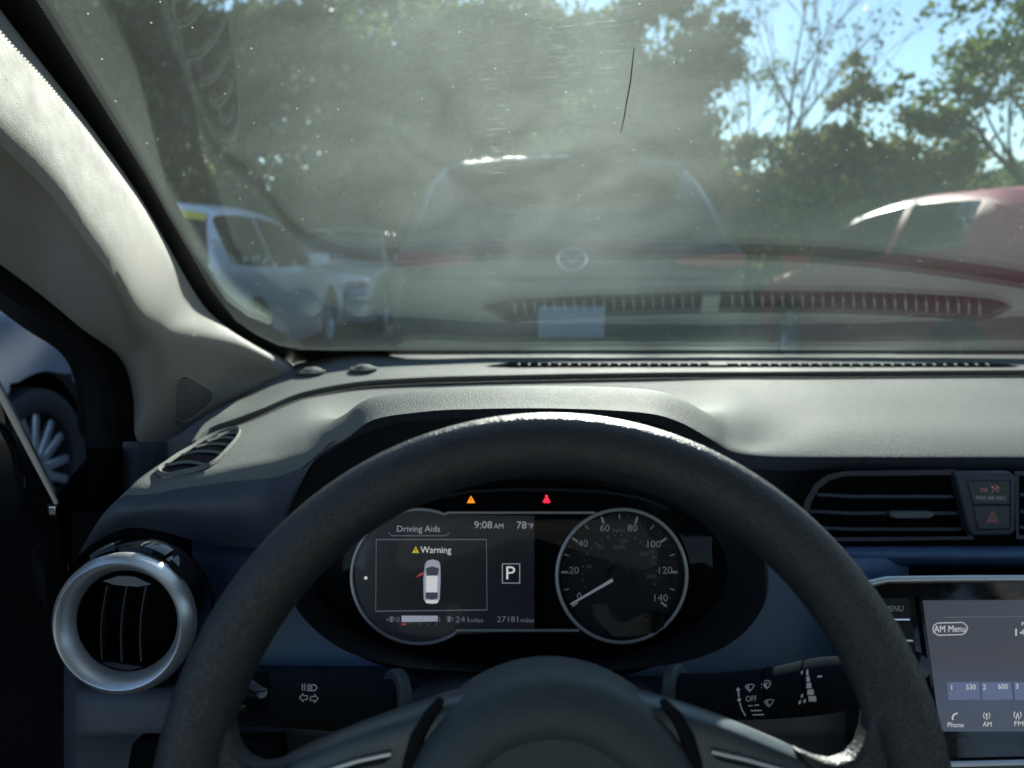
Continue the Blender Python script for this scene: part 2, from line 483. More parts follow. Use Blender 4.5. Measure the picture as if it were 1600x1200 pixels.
def paint(name, col, rough=.28, metal=.35):
    m, t, b = nt(name)
    tc = N(t, 'ShaderNodeTexCoord'); no = N(t, 'ShaderNodeTexNoise', i_Scale=9.0, i_Detail=6.0)
    t.links.new(tc.outputs['Object'], no.inputs['Vector'])
    mx = N(t, 'ShaderNodeMix', data_type='RGBA'); mx.inputs[6].default_value = (*[c * .85 for c in col], 1); mx.inputs[7].default_value = (*[min(1, c * 1.1 + .01) for c in col], 1)
    t.links.new(no.outputs['Fac'], mx.inputs[0]); t.links.new(mx.outputs[2], b.inputs['Base Color'])
    b.inputs['Metallic'].default_value = metal; b.inputs['Roughness'].default_value = rough
    b.inputs['Coat Weight'].default_value = .4; b.inputs['Coat Roughness'].default_value = .14
    return m
M['p_suv'] = paint('grey green paint', (.05, .056, .056), .35, .1)
M['p_red'] = paint('deep red paint', (.50, .004, .04), .5, .0)
M['p_red'].node_tree.nodes['Principled BSDF'].inputs['Specular IOR Level'].default_value = .2
M['p_red'].node_tree.nodes['Principled BSDF'].inputs['Coat Weight'].default_value = .12
M['p_suv'].node_tree.nodes['Principled BSDF'].inputs['Coat Weight'].default_value = .2
M['p_white'] = paint('pale silver blue paint', (.74, .78, .83), .3, .15)
M['p_far'] = paint('light grey paint', (.42, .44, .45))
M['p_grey'] = paint('blue grey paint', (.27, .32, .40), .3, .3)
M['p_own'] = paint('dark grey paint', (.10, .11, .12))
M['tyre'] = plastic('tyre rubber', (.030, .031, .034), .75, vary=.25)
M['alloy'] = plastic('alloy wheel', (.60, .65, .70), .32, metal=.75, vary=.05)
M['clad'] = plastic('dark cladding', (.03, .034, .04), .9, spec=0.0)
M['taillamp'] = plain('red lamp lens', (.22, .0, .04), .12)
M['plate'] = plain('number plate', (.42, .50, .60), .4)
M['sticker'] = plain('yellow sticker', (.75, .62, .05), .5)
M['headliner'] = plastic('grey headliner', (.52, .50, .47), .9)
M['seat'] = plastic('grey seat cloth', (.24, .24, .235), .9)
M['inner'] = plastic('cabin side trim', (.16, .16, .16), .8)
M['strip'] = plastic('pale edge strip', (.72, .63, .55), .6)
M['dew'] = plain('dew drop', (.8, .82, .85), .22, metal=1.0)

def ground_mat():
    m, t, b = nt('parking lot gravel')
    tc = N(t, 'ShaderNodeTexCoord')
    n1 = N(t, 'ShaderNodeTexNoise', i_Scale=.35, i_Detail=6.0); n2 = N(t, 'ShaderNodeTexVoronoi', i_Scale=28.0)
    t.links.new(tc.outputs['Object'], n1.inputs['Vector']); t.links.new(tc.outputs['Object'], n2.inputs['Vector'])
    c = N(t, 'ShaderNodeValToRGB'); c.color_ramp.elements[0].color = (.07, .066, .056, 1); c.color_ramp.elements[1].color = (.14, .13, .11, 1)
    c.color_ramp.elements[0].position = .3; c.color_ramp.elements[1].position = .7
    t.links.new(n1.outputs['Fac'], c.inputs[0])
    mx = N(t, 'ShaderNodeMix', data_type='RGBA', blend_type='MULTIPLY'); mx.inputs[0].default_value = .5
    t.links.new(c.outputs[0], mx.inputs[6]); t.links.new(n2.outputs['Color'], mx.inputs[7])
    t.links.new(mx.outputs[2], b.inputs['Base Color']); b.inputs['Roughness'].default_value = .9
    bp = N(t, 'ShaderNodeBump', i_Strength=.6, i_Distance=.02); t.links.new(n2.outputs['Distance'], bp.inputs['Height']); t.links.new(bp.outputs[0], b.inputs['Normal'])
    return m
M['ground'] = ground_mat()
def leaf_mat(name, c0, c1, trans=.45):
    m, t, b = nt(name); t.nodes.remove(b)
    g = N(t, 'ShaderNodeNewGeometry')
    r = N(t, 'ShaderNodeValToRGB'); r.color_ramp.elements[0].color = (*c0, 1); r.color_ramp.elements[1].color = (*c1, 1)
    t.links.new(g.outputs['Random Per Island'], r.inputs[0])
    d = N(t, 'ShaderNodeBsdfDiffuse'); tl = N(t, 'ShaderNodeBsdfTranslucent'); gl = N(t, 'ShaderNodeBsdfGlossy'); gl.inputs['Roughness'].default_value = .4
    t.links.new(r.outputs[0], d.inputs[0]); t.links.new(r.outputs[0], tl.inputs[0])
    mx = N(t, 'ShaderNodeMixShader'); mx.inputs[0].default_value = trans
    t.links.new(d.outputs[0], mx.inputs[1]); t.links.new(tl.outputs[0], mx.inputs[2])
    m2 = N(t, 'ShaderNodeMixShader'); m2.inputs[0].default_value = .05
    t.links.new(mx.outputs[0], m2.inputs[1]); t.links.new(gl.outputs[0], m2.inputs[2])
    t.links.new(m2.outputs[0], t.nodes['Material Output'].inputs[0])
    return m
M['leaf'] = leaf_mat('green leaves', (.040, .072, .020), (.12, .17, .040))
M['leafolive'] = leaf_mat('olive leaves', (.07, .085, .024), (.21, .21, .05))
M['leafdark'] = leaf_mat('dark leaves', (.030, .044, .024), (.09, .115, .05), .42)
M['bark'] = plastic('bark', (.075, .062, .05), .95, vary=.3)

# ================================================================== ground
g = MB(); g.add([(-300, -300, 0), (300, -300, 0), (300, 300, 0), (-300, 300, 0)], [(0, 1, 2, 3)])
go = g.build('ground', M['ground'], smooth=False); go['kind'] = 'structure'

# ================================================================== the car we sit in: shell
CX = 0.37                                             # centre line of the car
shell = thing('car_shell', 'dark car body around the cabin, its bonnet edge just past the windscreen base', 'car body', (CX, .2, 0))
roof = MB()
rg = []
for y in np.linspace(.40, -1.9, 14):
    zr = .335 - .05 * max(0, (.0 - y)) ** 1.3 - .02 * ss(-.2, .45, y)
    rg.append([V(CX + x, y, zr - .10 * abs(x / .66) ** 4) for x in np.linspace(-.66, .66, 13)])
roof.grid(rg)
top = [[p + Vector((0, 0, .035)) for p in r] for r in rg]; roof.grid(top)
roof.build('headliner', M['headliner'], shell)
bn = MB(); bg = []
for y, z in ((1.45, -.235), (1.60, -.232), (1.8, -.24), (2.0, -.262), (2.2, -.275), (2.32, -.34), (2.36, -.45)):
    bg.append([V(CX + x, y - .16 * (x / .75) ** 2, z - .05 * abs(x / .75) ** 3) for x in np.linspace(-.78, .78, 17)])
bn.grid(bg); bn.build('bonnet', M['p_own'], shell)
side = MB()
for sx in (-1, 1):
    x = CX + sx * .86
    if sx == 1:
        side.box(V(x, .05, -.55), (.07, 2.3, .72))      # passenger door below its window
    side.box(V(x - sx * .02, -1.35, -.30), (.09, .55, 1.25))    # rear quarter
    side.box(V(x, -.72, -.55), (.07, .75, .72))         # rear doors
    side.box(V(x - sx * .06, -.42, .03), (.06, .10, .55))       # B pillars
    side.box(V(x - sx * .04, 1.85, -.72), (.10, 1.1, .62))      # front wings
    side.box(V(x - sx * .02, .2, -.88), (.14, 2.4, .12))        # sills
    side.box(V(x - sx * .19, -.55, .22), (.05, 2.0, .05))       # roof rails
side.box(V(CX, -1.75, -.45), (1.66, .12, .95))
side.box(V(CX, -.3, -.90), (1.64, 3.0, .06))
side.box(V(CX, 1.42, -.60), (1.60, .05, .78))            # bulkhead
side.build('side_panel', M['inner'], shell, smooth=False)
seat = MB()
for sx in (-.0, .74): 
    seat.box(V(sx, -.22, -.62), (.5, .52, .2)); 
    seat.box(V(sx, -.56, -.30), (.48, .16, .62), Matrix.Rotation(R(-14), 3, 'X')); seat.box(V(sx, -.66, .10), (.26, .1, .2))
seat.box(V(CX, -1.3, -.35), (1.3, .16, .7)); seat.box(V(CX, -1.05, -.62), (1.3, .5, .16))
seat.build('seat', M['seat'], shell, bevel=.03)
rp = MB()                                            # far A-pillar
rp.tube([V(1.11, 1.30, -.14), V(1.13, 1.05, -.0), V(1.08, .72, .18), V(1.0, .42, .31)], .055, 10)
rp.build('windscreen_pillar', M['beige'], shell)

# ================================================================== windscreen
ws = thing('windscreen', 'raked windscreen with dusty smeared glass, dark hair-thin crack and black border', 'windscreen', (CX, 1.3, EYE - .18))
gm = MB(); outer = []; inner = []
for s in np.linspace(0, 1, 12):
    ro, ri = [], []
    for x in np.linspace(-.62, .62, 33):
        hw = 1 - .14 * s
        X = CX + x * hw * 1.30
        y = ybase(X) + .01 - s * 1.02
        ri.append(glass_pt(X, y)); ro.append(glass_pt(X, y) + Vector((0, .0025, .0045)))
    inner.append(ri); outer.append(ro)
gm.grid(inner); gm.grid(outer, True)
gm.build('glass_pane', M['glass'], ws, auto=False).location = (0, 0, 0)
# object coordinates of the film are measured from the windscreen's base point, so shift its mesh origin back to the eye
gp = [o for o in ws.children if o.name.startswith('glass_pane')][0]
for v_ in gp.data.vertices: v_.co += ws.location - Vector((0, 0, EYE))
gp.location = Vector((0, 0, EYE)) - ws.location
# black ceramic border on the inner face
edge_in = [(20, -60), (56, 0), (150, 150), (225, 270), (263, 338), (300, 401), (327, 449), (367, 500), (400, 523), (436, 540), (470, 546.5)]
ei = [pG(u, v, .004) for u, v in edge_in]
ys = [p.x for p in ei]
L = [(p.x, ybase(p.x) - p.y) for p in ei]               # (x, run up the slope)
L = [(-.335, .95)] + L
inner_loop = L + [(x, .106 - .0 * x) for x in np.linspace(-.28, 1.02, 10)]
# bottom run follows the photograph's straight lower edge
bot = [pG(u, 547.5, .004) for u in np.linspace(520, 1600, 10)] 
botL = [(p.x, ybase(p.x) - p.y) for p in bot]
right = [(2 * CX - x, s) for x, s in L][::-1]
loop = L + [q for q in botL if q[0] < right[0][0] - .02] + right
n = len(loop)
fm = MB(); vi, vo_ = [], []
cx0, cs0 = CX, .5
for i, (x, s) in enumerate(loop):
    a = loop[max(0, i - 1)]; b = loop[min(n - 1, i + 1)]
    d = np.array([b[0] - a[0], b[1] - a[1]]); d /= np.hypot(*d); q = np.array([d[1], -d[0]])
    # q points outward (left / down)
    if q[0] * (x - cx0) + q[1] * (s - cs0) < 0: q = -q
    w = .115 if s > .12 else .06
    w = .05 if i < 12 or i > n - 9 else .014 + .03 * ss(-.18, -.36, x)
    ox, os_ = x + q[0] * w, s + q[1] * w
    vi.append(glass_pt(x, ybase(x) - s, .004)); vo_.append(glass_pt(ox, ybase(ox) - os_, .004))
fm.add(vi + vo_, [(i, i + 1, i + 1 + n, i + n) for i in range(n - 1)])
# saw-tooth fringe of the border
P = [np.array(p) for p in loop[:9]]
for a, b in zip(P, P[1:]):
    k = int(np.hypot(*(b - a)) / .0030)
    d = (b - a) / np.hypot(*(b - a)); q = np.array([-d[1], d[0]])
    if q[0] * (CX - a[0]) + q[1] * (.5 - a[1]) < 0: q = -q
    for j in range(k):
        c0 = a + (b - a) * j / k; c1 = a + (b - a) * (j + .62) / k; c2 = (c0 + c1) / 2 + q * .0017
        fm.add([glass_pt(c[0], ybase(c[0]) - c[1], .0042) for c in (c0, c1, c2)], [(0, 1, 2)])
fm.build('black_border', M['frit'], ws, smooth=False)
ck = MB()
cpts = [pG(u, v, .0015) for u, v in ((991, 75), (988, 100), (985, 128), (979, 160), (975, 185), (970, 207))]
ck.tube(cpts, [.0004, .0006, .0007, .0007, .0006, .0004], 5)
ck.build('crack', M['frit'], ws)

# ================================================================== dashboard
dash = thing('dashboard', 'sunlit dark grained dashboard pad with slate blue trim below it', 'dashboard', (CX, .9, EYE - .3))
Gu = [306, 318, 335, 370, 412, 475, 562, 650, 737, 1000, 1600, 2300]
Gv = [686, 676, 665, 653, 637, 612, 596, 590, 587, 582, 578, 577]
Gz = [-.2085, -.2065, -.204, -.200, -.194, -.188, -.183, -.180, -.178, -.1775, -.1765, -.1765]
def Gpt(u): return pZ(u, np.interp(u, Gu, Gv), np.interp(u, Gu, Gz))
cols = [  # Lu, Lv, LY, Gu, hood, F1u, F1v, F1Y, F2u, F2v, F2Y
    (197, 768, .69, 306, 0, 160, 805, .675, 122, 868, .68),
    (240, 763, .69, 312, 0, 215, 795, .672, 187, 828, .68),
    (285, 752, .69, 322, 0, 270, 790, .668, 245, 829, .678),
    (370, 737, .69, 360, .05, 350, 790, .664, 330, 851, .672),
    (430, 729, .675, 425, .15, 410, 790, .660, 394, 856, .668),
    (472, 717, .65, 470, .3, 446, 775, .635, 430, 856, .655),
    (495, 707, .63, 490, .45, 474, 742, .62, 452, 800, .64),
    (515, 695, .61, 505, .6, 500, 708, .60, 478, 740, .62),
    (545, 676, .59, 525, .78, 540, 686, .58, 520, 704, .595),
    (584, 651, .565, 562, .92, 588, 657, .558, 602, 666, .57),
    (663, 639, .553, 650, 1, 665, 645, .547, 680, 656, .56),
    (737, 635, .55, 737, 1, 738, 641, .544, 745, 653, .556),
    (870, 634, .55, 870, 1, 870, 640, .544, 870, 651, .556),
    (1000, 640, .55, 1000, 1, 998, 646, .544, 992, 657, .556),
    (1060, 654, .56, 1060, .92, 1056, 660, .553, 1048, 672, .565),
    (1110, 681, .585, 1110, .72, 1104, 688, .578, 1094, 700, .59),
    (1140, 700, .64, 1145, .45, 1136, 710, .632, 1125, 726, .64),
    (1178, 708, .71, 1190, .25, 1176, 717, .704, 1172, 733, .712),
    (1225, 710, .77, 1235, .1, 1225, 718, .767, 1224, 735, .775),
    (1300, 710, .80, 1300, 0, 1300, 718, .797, 1300, 734, .803),
    (1450, 710, .80, 1450, 0, 1450, 718, .797, 1450, 734, .803),
    (1700, 710, .80, 1650, 0, 1700, 718, .797, 1700, 734, .803),
    (2000, 710, .80, 1850, 0, 2000, 718, .797, 2000, 734, .803),
    (2150, 710, .80, 2010, 0, 2150, 718, .797, 2150, 734, .803)]
rows = [[] for _ in range(7)]
for lu, lv, lY, gu, w, f1u, f1v, f1Y, f2u, f2v, f2Y in cols:
    G0 = Gpt(gu) - Vector((0, 0, .008)); Lp = pY(lu, lv, lY)
    def mid(f):
        p = G0.lerp(Lp, f); return p
    N1, N2, N3 = mid(.33), mid(.60), mid(.84)
    zb = lambda p: EYE - .186 + (p.y - 1.19) * .055
    fl = ss(1050, 1290, gu)
    for q, ad in ((N1, .003), (N2, .005), (N3, .004)):
        q.z = (q.z + ad) * (1 - fl) + (G0.z + (zb(q) - zb(G0)) * .9 + .002) * fl
    n1 = min(N1.z, zb(N1)); N1.z = N1.z * (1 - w) + n1 * w
    N2.z = N2.z * (1 - w) + (Lp.z * .52 + zb(N2) * .48) * w
    N3.z = N3.z * (1 - w) + (Lp.z - .002) * w
    for r_, p in zip(rows, (G0, N1, N2, N3, Lp, pY(f1u, f1v, f1Y), pY(f2u, f2v, f2Y))): r_.append(p)
for r_ in rows:                                       # the end rolls away towards the door
    r_.insert(0, r_[0] + Vector((-.012, .012, -.03)))
near = MB(); near_g = patch(rows, 6, 5); near.grid(near_g)
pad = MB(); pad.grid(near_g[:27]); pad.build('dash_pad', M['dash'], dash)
fce = MB(); fce.grid(near_g[26:]); fce.build('shaded_dash_face', M['face'], dash)  # same plastic as the pad; darker colour paints in the shade below the lip
near_b = near.bvh()
# far strip of the pad, a step higher, under the windscreen
ou = [(300, 690, -.2095), (308, 678, -.207), (320, 662, -.204), (345, 645, -.2), (385, 617, -.1975), (446, 576, -.188)]
frow = [[], [], []]
fu = [306, 318, 335, 370, 412, 475, 562, 650, 737, 1000, 1300, 1600, 1900, 2100]
for i, u in enumerate(fu):
    G0 = Gpt(u)
    if i == 5: o_ = pG(464, 566, .002)
    elif i < 6: o_ = pZ(*ou[i])
    else:
        o_ = pG({562: 540, 650: 630, 737: 725, 1000: 996, 1300: 1310, 1600: 1620, 1900: 1930, 2100: 2140}[u], 554.5, .002)
    m_ = G0.lerp(o_, .5); m_.z -= .004 if i > 5 else 0
    frow[0].append(G0); frow[1].append(m_); frow[2].append(o_)
far = MB(); far_g = patch(frow, 6, 6); far.grid(far_g, True)
stepr = [far_g[0], [p - Vector((0, -.004, .012)) for p in far_g[0]]]
far.grid(stepr, False)
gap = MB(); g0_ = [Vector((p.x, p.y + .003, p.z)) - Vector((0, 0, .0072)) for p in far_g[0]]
gap.grid([g0_, [p + Vector((.004 if p.x < -.25 else 0, -.024, .0006)) for p in g0_]], True); gap.build('step_shadow_strip', M['seal'], dash, smooth=False)  # dark strip added to deepen the shadow band below the step
side_g = [[r[0] for r in far_g], [r[0] + Vector((-.01, 0, -.06)) for r in far_g]]; far.grid(side_g)
far_b = far.bvh()
far_o = far.build('cowl_pad', M['dash'], dash)

# defroster grille: dark slot with a row of slats
dg = MB()
slot_u = np.linspace(757, 1595, 40)
def slot_edge(u, far_side):
    # the slot narrows to a point at its left end
    k = ss(757, 800, u) * (1 - ss(1560, 1598, u))
    p = far_b.ray_cast(O, ray(u, 572.8).normalized())[0]
    return p + Vector((0, (.032 * k if far_side else -.012 * k), .0012))
def snap(p):
    h = far_b.ray_cast(Vector((p.x, p.y, EYE)), Vector((0, 0, -1)))
    return (h[0] if h[0] is not None else p) + Vector((0, 0, .0012))
e0 = [snap(slot_edge(u, False)) for u in slot_u]; e1 = [snap(slot_edge(u, True)) for u in slot_u]
dg.grid([e0, e1])
slot = dg.build('defroster_slot', M['dark'], dash, smooth=False)
sm0 = None
base = e0[20].lerp(e1[20], .55)
sl = MB(); sl.box((0, 0, 0), (.0028, .022, .0018))
for i in range(47):
    x = e0[2].x + .012 + i * (e0[37].x - e0[2].x) / 47
    j = np.interp(x, [p.x for p in e0], range(40)); a = e0[int(j)].lerp(e1[int(j)], .42)
    if abs(x - (e0[0].x + .46 * (e0[-1].x - e0[0].x))) < .016: continue
    if sm0 is None:
        sm0 = sl.build('slat', M['dash'], slot, smooth=False, local=True)
    else: sm0 = dup(sm0, slot)
    sm0.location = Vector((x, a.y, a.z + .0008)) - dash.location
    sm0.rotation_euler = (0, 0, R(-4 - 18 * ss(0, 47, i)))
br = MB(); xb = e0[0].x + .46 * (e0[-1].x - e0[0].x); j = int(np.interp(xb, [p.x for p in e0], range(40)))
br.box(e0[j].lerp(e1[j], .5) + Vector((0, 0, .001)), (.03, .036, .004)); br.build('bridge', M['dash'], slot, bevel=.001)
# two round sensor caps near the pillar
for (u, v, r) in ((487, 583, .0185), (568, 578.5, .0175)):
    h = far_b.ray_cast(O, ray(u, v).normalized()); p = h[0]
    cp_ = MB(); cp_.lathe(p, (0, 0, 1), [(r * 1.22, .0005), (r * 1.2, .004), (r * 1.02, .0045), (r * .98, .002), (r * .9, .0055), (r * .5, .0085), (.0001, .0095)], 28)
    cp_.build('sensor_cap', M['dash'], dash)

# demister vent let into the left end of the pad
vent = [(247, 741), (262, 728), (290, 706), (318, 688), (345, 676), (366, 671), (375, 674), (371, 688), (356, 706), (338, 722), (318, 732), (290, 739), (262, 744)]
def drape(p, lift):
    h = near_b.ray_cast(Vector((p.x, p.y, EYE + .1)), Vector((0, 0, -1)))
    return (h[0] if h[0] is not None else p) + Vector((0, 0, lift))
_hp = [near_b.ray_cast(O, ray(u, v).normalized())[0] for u, v in ((358, 683), (266, 736), (340, 716))]
VPL = Frame(_hp[1], _hp[0] - _hp[1], ((_hp[0] - _hp[1]).cross(_hp[2] - _hp[1])).cross(_hp[0] - _hp[1]) * -1)
if VPL.n.z < 0: VPL = Frame(VPL.o, VPL.ex, VPL.ey * -1)
def vsl(l): return lambda u, v: drape(VPL.hit(u, v), l)
vs = vsl(.0012)
c_ = np.mean(vent, 0)
def scaled(k): return [(c_[0] + (u - c_[0]) * k, c_[1] + (v - c_[1]) * k) for u, v in vent]
def smooth_loop(pts, n=5):
    P = np.array(pts + pts[:3], float); P = np.vstack([pts[-1], P])
    out = []
    for i in range(1, len(pts) + 1):
        for t in np.arange(n) / n: out.append(cr(P[i - 1], P[i], P[i + 1], P[i + 2], t))
    return [tuple(p) for p in out]
outer_l, inner_l = smooth_loop(scaled(1.03)), smooth_loop(scaled(.92))
vm = MB(); k = len(outer_l)
hole = MB(); rings_ = [[vs(c_[0] + (u - c_[0]) * q, c_[1] + (v - c_[1]) * q) for u, v in inner_l] for q in (1, .8, .6, .4, .2, .02)]
hole.add([p for r_ in rings_ for p in r_], [(r_ * k + i, r_ * k + (i + 1) % k, (r_ + 1) * k + (i + 1) % k, (r_ + 1) * k + i) for r_ in range(5) for i in range(k)])
vento = hole.build('demister_vent', M['dark'], dash, smooth=False)
vm.add([vs(u, v) for u, v in outer_l] + [vsl(.005)(u, v) for u, v in smooth_loop(scaled(.985))] + [vsl(.0042)(u, v) for u, v in smooth_loop(scaled(.955))] + [vsl(.0014)(u, v) for u, v in inner_l],
       [(r * k + i, r * k + (i + 1) % k, (r + 1) * k + (i + 1) % k, (r + 1) * k + i) for r in range(3) for i in range(k)])
vm.build('rim', M['dash'], vento)
for (a, b) in (((340, 684), (371, 680)), ((324, 692), (366, 688)), ((306, 702), (360, 700)), ((283, 715), (350, 712)), ((260, 731), (328, 729))):
    s_ = MB(); q = vsl(.0038); q2 = vsl(.0018)
    up = [(a[0] + (b[0] - a[0]) * t, a[1] + (b[1] - a[1]) * t - 3.5 * math.sin(math.pi * t)) for t in np.linspace(0, 1, 9)]
    s_.add([q2(u, v - 1.5) for u, v in up] + [q(u, v) for u, v in up] + [q2(u, v + 1.5) for u, v in up], [(r * 9 + i, r * 9 + i + 1, r * 9 + i + 10, r * 9 + i + 9) for r in range(2) for i in range(8)])
    s_.build('slat', M['dash'], vento)

# blue trim behind the wheel, lower dash, dark liner
bl = MB()
crow = []
for v, Y in ((836, .735), (880, .715), (960, .705), (1040, .70), (1075, .71)):
    crow.append([pY(u, v + (34 if u > 1100 and v < 850 else 0), Y + d) for u, d in ((300, .0), (400, 0), (560, .01), (800, .03), (1050, .01), (1200, 0), (1330, .01), (1420, .05))])
bl.grid(patch(crow, 4, 4)); bl.build('blue_trim', M['blue'], dash)
b2 = MB()
b2.grid(patch([[pY(u, v, Y) for u in (1180, 1400, 1800, 2200)] for v, Y in ((846, .80), (851, .775), (862, .755), (876, .752), (885, .762), (890, .80))], 5, 2))
b2.build('blue_trim', M['blue'], dash)
cpanel = MB()
cpanel.grid(patch([[pY(u, v, Y) for u in (1120, 1200, 1400, 1800, 2200)] for v, Y in ((728, .815), (760, .825), (850, .83), (905, .82))], 2, 2))
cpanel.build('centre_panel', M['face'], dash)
lo = MB(); lrow = []
for v, Y in ((1040, .70), (1068, .655), (1085, .640), (1110, .632), (1145, .625), (1158, .628), (1200, .63), (1300, .62)):
    lrow.append([pY(u, v, Y + d) for u, d in ((100, .06), (113, .012), (135, 0), (250, -.004), (420, 0), (640, .02), (840, .05), (1080, .04), (1200, .02), (1335, .02))])
lo.grid(patch(lrow, 3, 3)); lo.build('lower_panel', M['lower'], dash)
bin_ = MB(); bf = facing(300, 1180, .645)
bin_.prism([bf.hit(u, v, .012) for u, v in ((205, 1161), (437, 1159), (441, 1200), (441, 1300), (203, 1300), (198, 1200))], bf.n * -.02)
bin_.build('storage_bin', M['dark'], dash, bevel=.003)
dark_liner = MB(); dark_liner.box(V(CX, 1.08, -.42), (1.50, .50, .40)); dark_liner.box(V(CX, .86, -.72), (1.5, .22, .6)); dark_liner.box(V(.36, .80, -.42), (1.24, .06, .26))
dark_liner.build('dark_liner', M['dark'], dash, smooth=False)  # unseen dark boxes added to stop light leaking behind the dash
# dark round well behind the round vent
well = MB(); wf = facing(212, 955, .70)
well.lathe(wf.o, wf.n, [(.0001, -.004), (.066, -.004), (.070, .004), (.072, 0)], 40); well.build('vent_well', M['dark'], dash)
bkp = MB(); bkp.grid([[pY(u, v, .745) for u in (112, 200, 345)] for v in (800, 860, 1000)]); bkp.build('dark_liner', M['dark'], dash, smooth=False)  # dark plate added behind the gap above the round vent
kick = MB(); kick.grid([[pX(u, v, -.47) for u in (135, 165, 215, 330)] for v in (700, 760, 900, 1080, 1300)]); kick.build('door_jamb', M['dark'], dash, smooth=False)
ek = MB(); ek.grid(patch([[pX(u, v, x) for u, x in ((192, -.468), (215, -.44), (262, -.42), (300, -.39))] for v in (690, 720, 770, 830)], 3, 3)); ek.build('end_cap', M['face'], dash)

# ================================================================== instrument binnacle and cluster
clu = thing('instrument_cluster', 'dark instrument cluster with lit display, round speedometer and thin silver surround', 'instrument cluster', pT(812, 905, .70))
CF = facing(812, 900, .70, R(-6))
top_loop = [(c[8], c[9], c[10]) for c in cols[5:17]]
bottom = [(1165, 780, .66), (1190, 850, .64), (1196, 930, .615), (1175, 975, .60), (1130, 1012, .59), (1060, 1036, .58), (950, 1048, .575), (830, 1050, .575), (700, 1048, .575), (600, 1036, .58), (530, 1012, .59), (478, 970, .605), (457, 930, .625), (450, 890, .65)]
bottom = [tuple(q) for q in spline([top_loop[-1]] + bottom + [top_loop[0]], 4)[1:-1]]
op = [pY(*q) for q in top_loop + bottom]
m_ = len(op)
bk = []
for p, q in zip(op, top_loop + bottom):
    uu, vv = q[0], q[1]
    du, dv = uu - 812, vv - 880
    k = 1 / max(abs(du) / 330, abs(dv) / 150, 1e-6)
    an = math.atan2(dv / 150, du / 330)
    bk.append(CF.hit(812 + 320 * math.cos(an), 895 + 145 * math.sin(an), -.012))
pod = MB(); mids = [a.lerp(b, .5) for a, b in zip(op, bk)]
lipo = [a + (a - CF.hit(812, 880)).normalized() * .006 + Vector((0, .012, 0)) for a in op]
pod.add(lipo + op + mids + bk, [(r * m_ + i, r * m_ + (i + 1) % m_, (r + 1) * m_ + (i + 1) % m_, (r + 1) * m_ + i) for r in range(3) for i in range(m_)])
pod.build('binnacle', M['black'], clu)
facep = MB(); facep.prism([CF.at(.215 * math.cos(a) * 1.0, -.0 + .10 * math.sin(a), -.008) for a in np.linspace(0, 2 * math.pi, 48, endpoint=False)], CF.n * -.01)
facep.build('face', M['dark'], clu, smooth=False)
# silver surround
bz = MB()
la = [(655 + 106 * math.cos(R(a)), 901 + 105 * math.sin(R(a))) for a in np.linspace(-68, -300, 44)]
bz.tube([CF.hit(u, v, .004) for u, v in la], .0015, 8)
bz.tube([CF.hit(u, v, .004) for u, v in [la[0], (700, 801), (760, 801), (930, 801)]], .0013, 8)
bz.tube([CF.hit(u, v, .004) for u, v in [la[-1], (715, 985), (800, 985), (905, 985)]], .0013, 8)
bz.tube([CF.hit(971.5 + 101.5 * math.cos(R(a)), 900 + 104 * math.sin(R(a)), .005) for a in np.linspace(0, 360, 64, endpoint=False)], .0017, 8, closed=True)
bz.build('surround', M['satin'], clu)
rg_ = MB(); rg_.lathe(CF.hit(971.5, 900, -.004), CF.n, [(.0585, .007), (.0575, 0), (.0001, 0)], 56); speedo = rg_.build('speedometer', M['black'], clu)
ldisc = MB(); ldisc.prism([CF.hit(u, v, .0005) for u, v in la] + [CF.hit(835, 985, .0005), CF.hit(835, 806, .0005)], CF.n * -.003)
disp = ldisc.build('display', M['lcdbg'], clu, smooth=False)
D = lambda l=.0012: Decal(on_plane(CF, l))
D().text('Driving Aids', 654, 826, 9.5, 67).text('9:08', 755, 820, 11, 28).text('AM', 779, 822, 7.5, 15).text('78', 815, 820.5, 11, 15).text('°F', 829, 822, 7.5, 9).build('lettering', M['lcd'], disp)
D().text('Warning', 681, 859, 10, 48).text('P', 798, 895, 20, 14).build('lettering', M['white'], disp)
D().line([(588, 843), (760, 843), (761, 953), (587, 955)], 1.6, True).line([(607, 832), (612, 837), (697, 837), (702, 832)], 1.2).build('frame_line', M['lcddim'], disp)
D().line([(785, 881), (812, 881), (812, 911), (785, 911)], 1.8, True).build('frame_line', M['lcd'], disp)
D().disc(571.5, 903, 2.6).build('page_dot', M['white'], disp)
D().text('0', 622, 968, 8).text('1', 687, 968, 8).text('241', 722, 968, 9, 20).text('miles', 744.5, 969, 7, 21).text('27181', 793, 967.5, 9, 33).text('miles', 824, 969, 7, 21).build('lettering', M['lcddim'], disp)
D().poly([(627.5, 962), (684, 962), (684, 971), (627.5, 972)]).build('fuel_bar', M['icon'], disp)
d_ = D()
for u in (642, 656, 670, 682): d_.disc(u, 975, 1.1, 8)
for u in (612, 702): d_.poly([(u - 3, 963), (u + 2, 963), (u + 2, 972), (u - 3, 972)]).line([(u + 2, 965), (u + 5, 966), (u + 5, 971)], 1.2)
d_.poly([(603, 968), (607, 966), (607, 970)]); d_.build('fuel_icon', M['lcddim'], disp)
D().poly([(627, 974), (635, 974), (634, 977), (628, 977)]).build('reserve_mark', M['reddim'], disp)
D().poly([(644, 864), (649.5, 853.5), (655, 864)]).build('warning_triangle', M['yellow'], disp)
D(.0016).line([(649.5, 857), (649.5, 861)], 1.4).build('warning_mark', M['dark'], disp)
car_o = [(664, 882), (667, 876.5), (676, 874), (685, 876.5), (688, 882), (688.5, 905), (687, 936), (684, 942), (675, 944), (666, 942), (662, 936), (661.5, 905)]
ci = D(.0012).poly(car_o).build('car_picture', M['icon'], disp)
